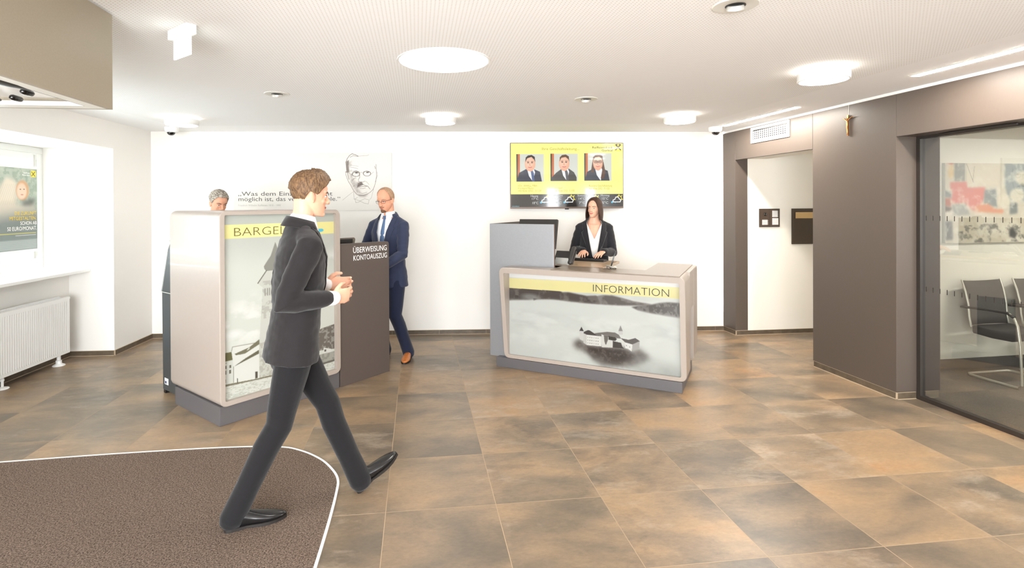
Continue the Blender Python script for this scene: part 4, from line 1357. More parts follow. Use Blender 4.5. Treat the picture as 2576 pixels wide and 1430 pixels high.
C.put(np.clip((C.noise(45, 4, 52) - .58) * 9 + .5, 0, 1) * rm, (140, 134, 128), .35)
S_ = {"towerL": [(0.865, 0.447), (0.904, 0.451), (0.902, 0.356), (0.867, 0.369)], "spireL": [(0.884, 0.49), (0.907, 0.449), (0.863, 0.447)],
      "hall": [(0.904, 0.428), (0.935, 0.419), (0.934, 0.321), (0.904, 0.339)], "hallF": [(0.935, 0.419), (1.071, 0.419), (1.075, 0.325), (0.934, 0.321)],
      "roofH": [(0.907, 0.443), (0.948, 0.464), (0.965, 0.462), (1.037, 0.423), (1.071, 0.419), (0.935, 0.419), (0.904, 0.43)],
      "bigroof": [(1.008, 0.441), (1.126, 0.466), (1.201, 0.468), (1.238, 0.451), (1.258, 0.42), (1.254, 0.416), (1.071, 0.419), (1.037, 0.423)],
      "mid": [(1.076, 0.438), (1.097, 0.432), (1.138, 0.432), (1.14, 0.391), (1.18, 0.391), (1.18, 0.325), (1.079, 0.317)],
      "midD": [(1.099, 0.432), (1.138, 0.432), (1.138, 0.395), (1.121, 0.347), (1.113, 0.346), (1.103, 0.378)], "midD2": [(1.143, 0.428), (1.205, 0.423), (1.221, 0.408), (1.205, 0.39), (1.182, 0.391), (1.142, 0.395)],
      "towerR": [(1.234, 0.484), (1.274, 0.488), (1.274, 0.455), (1.238, 0.451)], "spireR": [(1.254, 0.539), (1.274, 0.488), (1.234, 0.484)],
      "annexroof": [(1.254, 0.422), (1.327, 0.414), (1.387, 0.437), (1.428, 0.413), (1.361, 0.375), (1.294, 0.388)], "annexF": [(1.294, 0.386), (1.359, 0.375), (1.354, 0.311), (1.318, 0.333), (1.294, 0.334)],
      "annexS": [(1.361, 0.375), (1.426, 0.411), (1.422, 0.35), (1.36, 0.318)], "dark": [(1.182, 0.387), (1.258, 0.379), (1.27, 0.344), (1.286, 0.329), (1.182, 0.327)], "conn": [(1.256, 0.412), (1.306, 0.401), (1.294, 0.379), (1.29, 0.358), (1.27, 0.368)]}
for k_, c_ in (('towerR', (214, 214, 210)), ('spireR', (150, 148, 144)), ('bigroof', (122, 118, 114)), ('dark', (70, 64, 60)), ('towerL', (222, 222, 218)), ('spireL', (74, 68, 66)), ('hall', (214, 214, 208)), ('hallF', (240, 240, 234)),
               ('roofH', (78, 72, 70)), ('mid', (226, 226, 220)), ('midD', (110, 106, 102)), ('midD2', (64, 58, 54)), ('conn', (232, 232, 226)), ('annexroof', (98, 94, 92)), ('annexF', (242, 242, 238)), ('annexS', (182, 180, 176))):
    C.poly(S_[k_], c_)
for j in range(3):
    for k in range(6):
        C.rect(.944 + k * .0195, .949 + k * .0195, .398 - j * .027 - .006, .398 - j * .027 + .002, (96, 92, 90))
C.rect(1.304, 1.309, .355, .363, (90, 86, 84)); C.rect(1.335, 1.34, .345, .353, (90, 86, 84))
C.put(C.blur(C.mask([(ix0, iz0 - .1), (.95, iz0 - .1), (.9, .26), (ix0, .3)]), .05) * np.clip(C.noise(5, 4, 61) + .3, 0, 1), (214, 218, 212), .7)
C.put(C.blur(C.mask([(1.2, iz0 - .1), (1.8, iz0 - .1), (1.8, .22), (1.5, .25)]), .04) * np.clip(C.noise(6, 4, 62) + .2, 0, 1), (168, 172, 166), .75)
C.rect(ix0, ix1, .918, iz1, (246, 246, 244))  # LED glare along the top edge, painted into the print as a near-white band
C.poly([(ix0 - .01, .808), (ix1 + .01, .822), (ix1 + .01, .922), (ix0 - .01, .911)], (250, 240, 172))
C.mesh('picture', attr_mat('desk print', .22, coat=.35, emit=.04), t, .030)
obj('led_strip', mbox(ix0 + .01, ix1 - .01, -.055, -.045, iz1 - .006, iz1 - .002), M_LED, t)
My = Matrix.Translation((0, .0285, 0))
text('INFORMATION', 'lettering', M_INK, t, My, (.998, 1.683, .834, .901), offset=-.014)

# things on the desk
def IW(u, v, z): return (Matrix.Translation(IO) @ Matrix.Rotation(IA, 4, 'Z')) @ Vector((u, v, z))
t = thing('monitor', 'black computer monitor behind the tall slate screen of the reception desk', 'monitor', IW(.195, .66, 1.034)[:], IA + R(2))
Mm = Matrix.Translation((0, 0, .295)) @ Matrix.Rotation(R(-17), 4, 'X')
obj('back_shell', mbox(-.225, .225, -.03, .012, -.165, .165, M=Mm), mat('black monitor shell', (46, 42, 39), .45), t, bevel=.006)
obj('screen', mbox(-.218, .218, .0122, .015, -.155, .158, M=Mm), M_BLACKG, t)
bm = BM()
box(bm, -.12, .12, -.10, .10, 0, .012)
box(bm, -.035, .035, -.03, .0, .012, .28)
obj('stand', bm, M_BLACK, t, bevel=.003)

PHM = IW(.60, .36, 1.0405)
t = thing('desk_phone', 'desk telephone with grey stand and black handset on the reception desk', 'telephone', IW(.612, .37, 1.0405)[:], IA + R(-6))
Mt = Matrix.Translation((-.005, -.012, .082)) @ Matrix.Rotation(R(-38), 4, 'X')
bm = BM()
box(bm, -.10, .065, -.009, .009, -.062, .062, M=Mt)
obj('display_unit', bm, M_BLACK, t, bevel=.003)
bm = BM()
box(bm, .068, .118, -.010, .012, -.085, .07, M=Mt)
obj('cradle', bm, mat('dark grey plastic', (54, 50, 48), .45), t, bevel=.004)
bm = BM()
tube(bm, [Mt @ Vector((.094, -.028, .088)), Mt @ Vector((.094, -.036, .06)), Mt @ Vector((.094, -.030, -.03)), Mt @ Vector((.094, -.022, -.088))], [(.026, .02), (.024, .014), (.022, .014), (.026, .019)], n=16)
obj('handset', bm, mat('handset black', (50, 47, 45), .4), t, smooth=40)
bm = BM()
loft(bm, [[Vector(p) for p in ((-.082, -.055, .068), (.055, -.055, .068), (.062, -.062, .006), (-.098, -.062, .006))], [Vector(p) for p in ((-.082, -.047, .07), (.055, -.047, .07), (.062, -.054, .006), (-.098, -.054, .006))]])
for x in (-.088, .05):
    box(bm, x - .008, x + .01, -.062, .06, 0, .008)
box(bm, -.075, .05, -.05, .05, .03, .038)
obj('stand', bm, M_SILVER, t, bevel=.0015)

t = thing('keyboard', 'black keyboard under the receptionist hands', 'keyboard', IW(.70, .885, 1.034)[:], IA + R(-4))
bm = BM()
loft(bm, [[Vector((x, y, z)) for y, z in ((-.085, 0), (-.085, .022), (.07, .008), (.075, 0))] for x in (-.21, .21)])
obj('case', bm, M_BLACK, t, bevel=.003)
bm = BM()
for j in range(5):
    for k in range(15):
        x = -.195 + k * .0262
        y = .052 - j * .028
        z = .0105 + (.07 - y) / .155 * .0145
        box(bm, x, x + .021, y - .011, y + .011, z - .004, z + .005)
obj('key', bm, mat('dark keys', (40, 37, 36), .5), t)
t = thing('pen_stand', 'silver pen stand with black pen on the counter plate', 'pen stand', IW(1.14, .165, 1.0405)[:], IA)
bm = BM()
M = Matrix.Translation((0, 0, .022)) @ Matrix.Rotation(R(8), 4, 'Y')
ell(bm, (0, 0, .022), (.058, .034, .012), M=Matrix.Rotation(R(10), 3, 'Y').to_4x4().to_3x3().to_4x4(), u=28, v=10)
obj('tray', bm, M_CHROME, t, smooth=0)
for x, y in ((-.045, .012), (-.04, -.015), (.04, 0)):
    bm = BM()
    cyl(bm, (x, y, .0005), (x, y, .022), .003, n=10)
    obj('foot', bm, M_BLACK, t)
bm = BM()
tube(bm, [(-.005, -.018, .008), (.01, -.016, .06), (.038, -.010, .165)], [.005, .007, .0045], n=10)
obj('pen', bm, M_BLACKG, t, smooth=40)

# ------------------------------------------------------------------ meeting room: chairs, painting, lamp
def make_chair(M, label):
    t = thing('cantilever_chair', label, 'chair', M.translation[:], M.to_euler().z, 'grey mesh chairs in the meeting room')
    # local: +y forward (toward the sitter's front), x right
    w = .255
    bm = BM()
    path = [(-w, .20, .655), (-w, .24, .63), (-w, .275, .56), (-w, .30, .40), (-w, .315, .12), (-w, .315, .045), (-w, .29, .016), (-w, .2, .014), (-w, -.2, .014), (-w + .03, -.24, .014),
            (w - .03, -.24, .014), (w, -.2, .014), (w, .2, .014), (w, .29, .016), (w, .315, .045), (w, .315, .12), (w, .30, .40), (w, .275, .56), (w, .24, .63), (w, .20, .655)]
    tube(bm, path, .0125, side=(0, .3, 1), n=12)
    obj('tube_frame', bm, mat('satin chrome', (206, 202, 192), .3, metal=.6), t, smooth=50)
    for s in (-1, 1):
        bm = BM()
        tube(bm, [(s * w, .24, .635), (s * w, .18, .662), (s * w, 0, .664), (s * w, -.2, .655), (s * w, -.29, .65)], [(.02, .012)] * 5, side=(1, 0, 0), n=10)
        obj('armrest', bm, M_BLACK, t, smooth=40)
        bm = BM()
        tube(bm, [(s * .225, -.215, .47), (s * .225, -.235, .56), (s * .226, -.245, .68), (s * .228, -.275, .80), (s * .23, -.315, .90)], .010, n=10)
        obj('back_stile', bm, mat('satin chrome stile', (206, 202, 192), .3, metal=.6), t, smooth=40)
    bm = BM()
    gx = [i / 8 for i in range(9)]
    prof = [(-.232, .48), (-.238, .56), (-.246, .66), (-.262, .74), (-.285, .82), (-.315, .90)]
    rows = []
    for y, z in prof:
        rows.append([bm.verts.new((-.222 + .444 * u, y - .035 * (1 - (2 * u - 1) ** 2), z - (.012 * (1 - (2 * u - 1) ** 2) if z > .89 else 0))) for u in gx])
    for a_, b_ in zip(rows[:-1], rows[1:]):
        for i in range(8):
            bm.faces.new((a_[i], a_[i + 1], b_[i + 1], b_[i]))
    o = obj('backrest', bm, mat('grey mesh fabric', (78, 76, 74), .8, bump=(300, .3)), t, smooth=0)
    md = o.modifiers.new('thick', 'SOLIDIFY'); md.thickness = .006
    bm = BM()
    ring = lambda y, hw, z0, z1: [Vector((hw * c, y, (z0 + z1) / 2 + (z1 - z0) / 2 * s)) for c, s in ((-1, -.6), (-.95, -1), (.95, -1), (1, -.6), (1, .6), (.95, 1), (-.95, 1), (-1, .6))]
    loft(bm, [ring(-.22, .20, .425, .475), ring(-.2, .225, .41, .485), ring(.0, .235, .40, .475), ring(.2, .235, .405, .485), ring(.25, .22, .425, .48)])
    obj('seat', bm, mat('dark grey upholstery', (58, 57, 56), .85), t, smooth=50)
    for ch in t.children:
        ch.data.transform(Matrix.Diagonal((1, .82, 1, 1)))
    return t
fd = Vector((.08, -.44, 0)).normalized()
ang = math.atan2(fd.y, fd.x) - R(90)
rt = Vector((math.cos(ang), math.sin(ang), 0))
cen = Vector((4.93, 4.97, 0))
make_chair(Matrix.Translation(cen) @ Matrix.Rotation(ang, 4, 'Z'), 'grey mesh cantilever chair behind the glass, nearer the dark frame')
make_chair(Matrix.Translation(cen + Vector((.62, .13, 0))) @ Matrix.Rotation(ang + R(4), 4, 'Z'), 'grey mesh cantilever chair cut off by the right picture edge')

t = thing('painting', 'large abstract painting with pink patches on the meeting room wall', 'painting', FW0[:], A_FW)
AX0, AX1, AZ0, AZ1 = -.02, 1.75, 1.258, 2.050
obj('canvas', mbox(AX0, AX1, -.03, -.001, AZ0, AZ1), M_CREAM, t)
C = Canvas(260, 120, AX0, AX1, AZ0, AZ1, (206, 196, 178))
def AP(x, y): return (AX0 + (x - 303) / 720 * .96, AZ1 - (y - 397) / 718 * (AZ1 - AZ0))
C.put(np.clip((C.noise(5, 5, 71) - .5) * 4, 0, 1), (226, 218, 204), .8)
for pts, c in (([(320, 397), (375, 397), (375, 415), (320, 415)], (196, 92, 80)), ([(330, 415), (382, 415), (382, 520), (345, 540), (330, 500)], (214, 178, 116)), ([(382, 400), (480, 400), (480, 560), (382, 560)], (124, 128, 122)),
               ([(480, 400), (780, 400), (770, 600), (480, 580)], (216, 204, 184)), ([(345, 570), (490, 565), (500, 620), (655, 615), (640, 740), (560, 830), (470, 760), (360, 760)], (208, 106, 96)),
               ([(650, 640), (750, 630), (760, 800), (640, 760)], (112, 120, 124)), ([(565, 780), (680, 760), (740, 810), (820, 815), (815, 850), (640, 840), (565, 840)], (216, 134, 96)),
               ([(303, 640), (360, 655), (360, 710), (303, 705)], (110, 120, 122)), ([(303, 715), (350, 710), (355, 790), (303, 780)], (170, 80, 60)), ([(303, 780), (370, 800), (340, 830), (303, 830)], (70, 58, 52)),
               ([(360, 770), (480, 760), (520, 860), (380, 870)], (146, 148, 144)), ([(303, 920), (365, 915), (370, 1080), (310, 1085)], (86, 90, 92)), ([(870, 1000), (900, 970), (940, 1040), (920, 1080), (870, 1060)], (70, 72, 74)),
               ([(830, 400), (1400, 400), (1400, 760), (870, 740), (830, 600)], (128, 140, 144)), ([(875, 750), (940, 745), (945, 850), (875, 860)], (96, 104, 106)), ([(1100, 800), (1600, 780), (1600, 1100), (1150, 1110)], (190, 180, 164))):
    C.poly([AP(*p) for p in pts], c, .95, .008)
for x, y, r_ in ((985, 530, 62), (940, 690, 66), (820, 740, 60)):
    C.oval(*AP(x, y), r_ / 720 * .96, r_ / 718 * .79, (220, 210, 190), .9, .03)
C.put(np.clip((C.noise(22, 5, 73) - .5) * 5, 0, 1) * C.mask([AP(380, 960), AP(1500, 900), AP(1500, 1110), AP(380, 1110)]), (98, 98, 96), .7)
C.put(np.clip((C.noise(18, 5, 74) - .5) * 4, 0, 1), (232, 226, 214), .5)
for k in range(9):
    C.line([AP(390 + 12 * k, 405), AP(392 + 12 * k, 555)], .003, (90, 94, 92), .6)
C.line([AP(490, 405), AP(550, 570)], .004, (120, 108, 96)); C.line([AP(560, 430), AP(545, 560)], .003, (120, 108, 96))
C.mesh('paint', attr_mat('oil paint', .6), t, -.031)

p = FW0 + Vector((1.2, -1.1, 0))
t = thing('slot_light', 'linear slot light in the meeting room ceiling behind the glass', 'lamp', (p.x, p.y, 2.30), A_FW)
obj('diffuser', mbox(-.9, .9, -.05, .05, -.006, -.001), M_LMEET, t)
obj('diffuser', mbox(-.9, .9, -1.45, -1.35, -.006, -.001), M_LMEET, t)
# ------------------------------------------------------------------ people
def remesh(bm, voxel, smooth=2, factor=.5):
    """closed overlapping shapes -> one continuous surface"""
    bmesh.ops.recalc_face_normals(bm, faces=bm.faces)
    me = bpy.data.meshes.new('tmp')
    bm.to_mesh(me)
    bm.free()
    o = bpy.data.objects.new('tmp', me)
    COL.objects.link(o)
    r = o.modifiers.new('r', 'REMESH')
    r.mode = 'VOXEL'
    r.voxel_size = voxel
    s = o.modifiers.new('s', 'SMOOTH')
    s.iterations = smooth
    s.factor = factor
    out = evalmesh(o)
    bpy.data.objects.remove(o)
    return out

def vcut(b2, TM, p0, p1):
    """score the front with the two planes of a V (x, z) -> crisp edge"""
    R3 = TM.to_3x3()
    for s in (1, -1):
        d = Vector((s * (p1[0] - p0[0]), 0, p1[1] - p0[1])).normalized()
        n = R3 @ d.cross(Vector((0, 1, 0)))
        bmesh.ops.bisect_plane(b2, geom=b2.verts[:] + b2.edges[:] + b2.faces[:], plane_co=TM @ Vector((s * p0[0], 0, p0[1])), plane_no=n, dist=1e-5)

def ik(a, c, l1, l2, hint):
    """middle joint of a two-bone chain"""
    a, c, hint = Vector(a), Vector(c), Vector(hint)
    d = c - a
    L = min(d.length, (l1 + l2) * .999)
    dn = d.normalized()
    x = (l1 * l1 - l2 * l2 + L * L) / (2 * L)
    h = math.sqrt(max(l1 * l1 - x * x, 0))
    s = hint - dn * hint.dot(dn)
    return a + dn * x + s.normalized() * h

def skin_mat(name, col):
    return mat(name, col, .5, spec=.35, bump=(260, .05), vary=(30, .03))

def cloth_mat(name, col, rough=.85, weave=900, var=.05):
    return mat(name, col, rough, spec=.2, bump=(14, .22, (1, 1, 2.4)), vary=(weave, var), sheen=.15)

M_SHIRT = cloth_mat('white shirt cotton', (240, 240, 242), .8, 700, .02)
M_EYEW = mat('eye white', (226, 222, 216), .25)
M_IRIS = mat('dark iris', (48, 34, 26), .2)
M_LIP = mat('lip', (186, 104, 92), .45)
M_SOLE = mat('dark sole', (30, 26, 24), .6)

def hand(bm, W, side, curl, spread=.0, thumb=.5, s=1.05):
    """W: wrist matrix, x across the palm, y toward the fingers, z back of the hand; side: +1 thumb on +x, -1 thumb on -x"""
    def P(x, y, z): return W @ (Vector((x * side, y, z)) * s)
    X = (W.to_3x3() @ Vector((1, 0, 0))).normalized()
    tube(bm, [P(0, -.03, 0), P(0, .0, 0), P(.002, .035, 0), P(.002, .07, .001), P(0, .09, .001)], [(.026 * s, .019 * s), (.028 * s, .018 * s), (.040 * s, .016 * s), (.042 * s, .0145 * s), (.038 * s, .012 * s)], side=X, n=14)
    for i, (x, L, dy) in enumerate(((.031, .070, .086), (.0105, .078, .092), (-.0105, .072, .089), (-.031, .056, .080))):
        c = curl[i] if isinstance(curl, (list, tuple)) else curl
        p = Vector((x, dy - .012, .001))
        pts = [p.copy()]
        a = 0.0
        for k, f in enumerate((.46, .30, .24)):
            a -= c * (.55, .9, .7)[k]
            p = p + Vector((spread * (1.5 - i) * .2 * L * f, math.cos(a) * L * f, math.sin(a) * L * f)) + (Vector((0, .012, 0)) if k == 0 else Vector((0, 0, 0)))
            pts.append(p.copy())
        tube(bm, [P(*q) for q in pts], [.0098 * s, .0092 * s, .0084 * s, .0072 * s], side=X, n=10)
    t0 = Vector((.026, .015, -.006))
    pts = [t0, t0 + Vector((.020, .018, -.006)), t0 + Vector((.030 + .006 * thumb, .044, -.012 - .006 * thumb)), t0 + Vector((.031, .068, -.016 - .014 * thumb))]
    tube(bm, [P(*q) for q in pts], [.0135 * s, .0125 * s, .0105 * s, .0085 * s], side=X, n=10)

def head_shape(bm, M, jaw=1.0, fem=0.0):
    """skull, face, nose, lips, ears; local x right, y forward, z up, eyes at z = 0"""
    def T(p): return M @ Vector(p)
    M3 = M.to_3x3()
    def E(c, r, rot=None):
        ell(bm, T(c), r, M=(M3 @ rot.to_3x3() if rot is not None else M3), u=16, v=12)
    E((0, -.010, .036), (.0765, .096, .088))
    sl = [(.085, .057, .004, .0650), (.070, .0655, .004, .0755), (.045, .0690, .006, .084), (.022, .0695, .006, .0820), (0, .0685, .004, .0790), (-.02, .0665, .005, .0785), (-.042, .0625 * jaw, .008, .0765), (-.062, .056 * jaw, .013, .0725), (-.082, .047 * jaw, .020, .0640), (-.099, .035 * jaw, .030, .0520), (-.111, .022, .040, .0360)]
    n = 24
    loft(bm, [[T((hw * math.cos(2 * math.pi * i / n), yc + hd * math.sin(2 * math.pi * i / n), z)) for i in range(n)] for z, hw, yc, hd in sl])
    for s in (-1, 1):
        rz = lambda a: Matrix.Rotation(R(-s * a), 4, 'Z')
        E((s * .021, .0775, .0225), (.018, .0105, .0080), rz(12))   # brow
        E((s * .044, .0640, .0220), (.017, .0105, .0080), rz(38))
        E((s * .034, .0540, -.0300), (.0225, .0180, .0210), rz(30))  # cheek
        E((s * .0125, .0925, -.0345), (.0088, .0105, .0080))      # nostril wing
        E((s * .0330, .0700, -.0115), (.0165, .0085, .0050), rz(22))      # lower lid
        E((s * .0330, .0715, .0095), (.0160, .0080, .0045), rz(22))       # upper lid
        # ear
        er = Matrix.Rotation(R(s * 18), 4, 'Z') @ Matrix.Rotation(R(12), 4, 'X')
        E((s * .0775, -.012, -.010), (.0075, .0175, .031), er)
        E((s * .0765, -.006, -.034), (.0065, .009, .011), er)
    tube(bm, [T((0, .080, .016)), T((0, .090, -.004)), T((0, .1005, -.0235)), T((0, .1035, -.0325))], [(.0075, .007), (.0085, .009), (.0105, .0105), (.0112, .0095)], side=M3 @ Vector((1, 0, 0)), n=12)
    E((0, .0795, -.0575), (.0235, .0110, .0065))
    E((0, .0790, -.0670), (.0205, .0110, .0070))
    E((0, .0740, -.0980), (.0205, .0155, .0150))

def face_parts(t, M, brow_m, bvh, iris_m=None, smile=.6, lip=1.0, lipm=None, closed=0.0, brow_w=1.0):
    M3 = M.to_3x3()
    fwd = (M3 @ Vector((0, 1, 0))).normalized()
    def on(x, y, z, lift=.0012):
        h = bvh.ray_cast(M @ Vector((x, .3, z)), -fwd, .3)
        if h[0] is None:
            return M @ Vector((x, y, z))
        return h[0] + h[1] * lift
    for s in (-1, 1):
        bm = BM()
        ell(bm, M @ Vector((s * .0325, .0725, -.0008)), (.0125, .0062, .0058 * (1 - closed)), M=M3 @ Matrix.Rotation(R(-s * 14), 3, 'Z'), u=16, v=10)
        eye = obj('eye', bm, M_EYEW, t, smooth=0)
        bm = BM()
        ell(bm, M @ Vector((s * .0325, .0768, -.0006)), (.0052, .0026, .0052 * (1 - closed)), M=M3 @ Matrix.Rotation(R(-s * 14), 3, 'Z'), u=14, v=8)
        obj('iris', bm, iris_m or M_IRIS, eye, smooth=0)
        bm = BM()
        pts = [M @ Vector((s * x, y, z)) for x, y, z in ((.0195, .0775, .002), (.026, .0805, .0064), (.033, .0800, .0074), (.040, .0765, .0052), (.046, .0710, .0005))]
        tube(bm, pts, [.0008, .0014, .0016, .0014, .0008], side=M3 @ Vector((0, 0, 1)), n=6)
        obj('eyelash', bm, mat('lash', (46, 34, 28), .6), eye, smooth=0)
        bm = BM()
        pts = [on(s * x, y, z) for x, y, z in ((.012, .0885, .0175), (.022, .0895, .0215), (.034, .0865, .0240), (.044, .0800, .0230), (.053, .0720, .0185))]
        tube(bm, pts, [(.0022 * brow_w, .0016), (.0034 * brow_w, .002), (.0034 * brow_w, .002), (.0026 * brow_w, .0018), (.001, .001)], side=M3 @ Vector((0, 0, 1)), n=8)
        obj('eyebrow', bm, brow_m, t, smooth=0)
    def ms(x): return smile * .0085 * (x / .026) ** 2
    for nm, z0, r0 in (('lip', -.0598, .0032), ('lip', -.0668, .0040)):
        bm = BM()
        xs = (-.0255, -.018, -.009, 0, .009, .018, .0255)
        tube(bm, [on(x, .0902 - 14.0 * x * x, z0 + ms(x) * (1 if z0 > -.063 else 1.25) + (-.0010 if abs(x) < .003 and z0 > -.063 else 0), -.0004) for x in xs],
             [(.0008, .0008)] + [(r0 * .75 * lip, .0026)] + [(r0 * lip, .0034)] * 3 + [(r0 * .75 * lip, .0026)] + [(.0008, .0008)], side=M3 @ Vector((0, 0, 1)), n=8)
        obj(nm, bm, lipm or M_LIP, t, smooth=0)
    bm = BM()
    xs = (-.028, -.018, -.009, 0, .009, .018, .028)
    tube(bm, [on(x, .0922 - 15.0 * x * x, -.0633 + ms(x) * 1.15, .0006) for x in xs], [(.0006, .001)] + [(.0010, .002)] * 5 + [(.0006, .001)], side=M3 @ Vector((0, 0, 1)), n=6)
    face_on = on
    obj('mouth_line', bm, mat('mouth line', (110, 48, 42), .5), t, smooth=0)
    return on

def hair_shell(t, M, m, hairline, thick, name='hair', seed=1, rough=.0035, nu=72, nv=30, freq=60, top_push=None):
    """short hair: shell over the skull down to a hairline height that depends on the azimuth (0 = front)"""
    c = Vector((0, -.010, .036))
    rad = (.0775, .0975, .0895)
    bm = BM()
    rows = []
    for j in range(nv + 1):
        row = []
        v = j / nv
        for i in range(nu):
            th = 2 * math.pi * i / nu
            d = math.degrees(min(th, 2 * math.pi - th))
            zl = np.interp(d, [h[0] for h in hairline], [h[1] for h in hairline])
            # polar angle at which the skull reaches that height
            cz = max(-1, min(1, (zl - c.z) / rad[2]))
            pm = math.acos(cz)
            ph = max(pm * v, .02)
            n_ = Vector((math.sin(ph) * math.sin(th), math.sin(ph) * math.cos(th), math.cos(ph)))
            k = thick(d, v) + rough * noise.noise(n_ * freq * .1 * 5 + Vector((seed, 0, 0))) * (1 if v < .95 else .3)
            p = Vector((n_.x * (rad[0] + k), n_.y * (rad[1] + k), n_.z * (rad[2] + k)))
            if top_push:
                p += top_push(d, v, n_)
            row.append(bm.verts.new(M @ (c + p)))
        rows.append(row)
    for a, b in zip(rows[:-1], rows[1:]):
        for i in range(nu):
            k = (i + 1) % nu
            bm.faces.new((a[i], b[i], b[k], a[k]))
    bm.faces.new(rows[0])
    # inner side
    inner = [bm.verts.new(v.co + (M @ c - v.co) * .10) for v in rows[-1]]
    for i in range(nu):
        k = (i + 1) % nu
        bm.faces.new((rows[-1][i], inner[i], inner[k], rows[-1][k]))
    return obj(name, bm, m, t, smooth=0)

def hair_mat(name, c0, c1, scale=90, stretch=(1, 1, .35)):
    m = mat(name, c0, .6, spec=.3)
    nt, N, L, b = nodes(m)
    tc = N.new('ShaderNodeTexCoord')
    mp = N.new('ShaderNodeMapping'); mp.inputs['Scale'].default_value = stretch
    n = N.new('ShaderNodeTexNoise'); n.inputs['Scale'].default_value = scale; n.inputs['Detail'].default_value = 4
    L.new(tc.outputs['Object'], mp.inputs['Vector']); L.new(mp.outputs[0], n.inputs['Vector'])
    L.new(ramp(nt, n.outputs['Fac'], [(.35, c0), (.65, c1)]), b.inputs['Base Color'])
    bp = N.new('ShaderNodeBump'); bp.inputs['Strength'].default_value = .6; bp.inputs['Distance'].default_value = .004
    L.new(n.outputs['Fac'], bp.inputs['Height']); L.new(bp.outputs[0], b.inputs['Normal'])
    return m

def shoe(t, heel, yaw, pitch, m, name='shoe', L=.295, roll=0.0):
    """heel: world-of-person position of the heel's underside; +y along the foot"""
    M = Matrix.Translation(heel) @ Matrix.Rotation(yaw, 4, 'Z') @ Matrix.Rotation(pitch, 4, 'X') @ Matrix.Rotation(roll, 4, 'Y')
    k = L / .295
    sec = [(-.004, .022, .030, .060), (.004, .033, .022, .085), (.03, .038, .016, .098), (.065, .037, .014, .100), (.095, .036, .013, .088), (.13, .040, .013, .072), (.17, .046, .013, .060), (.205, .047, .012, .050), (.24, .040, .012, .041), (.268, .027, .013, .033), (.288, .012, .016, .026)]
    rings = []
    for y, hw, z0, z1 in sec:
        r = []
        for i in range(20):
            a = 2 * math.pi * i / 20
            cx, cz = math.cos(a), math.sin(a)
            zz = (z0 + z1) / 2 + (z1 - z0) / 2 * cz if cz > 0 else (z0 + z1) / 2 + (z1 - z0) / 2 * max(cz * 1.6, -1)
            x = hw * (abs(cx) ** .8) * (1 if cx >= 0 else -1) * (1 - .42 * max(cz, 0) ** 2)
            r.append(M @ Vector((x * k, y * k, zz)))
        rings.append(r)
    bm = BM()
    loft(bm, rings)
    o = obj(name, bm, m, t, smooth=0)
    bm = BM()
    out = [(-.004, .024), (.006, .036), (.03, .040), (.065, .038), (.10, .036), (.135, .041), (.17, .048), (.205, .049), (.24, .042), (.268, .029), (.291, .012)]
    poly = [(x, y) for y, x in out] + [(-x, y) for y, x in reversed(out)]
    def solez(y): return .012 if y < .075 else (.0145 if y < .12 else .0125)
    loft(bm, [[M @ Vector((x * k, y * k, 0 if (y < .08 or y > .13) else .004)) for x, y in poly], [M @ Vector((x * k, y * k, .015)) for x, y in poly]])
    obj('sole', bm, M_SOLE, o)
    return o, M

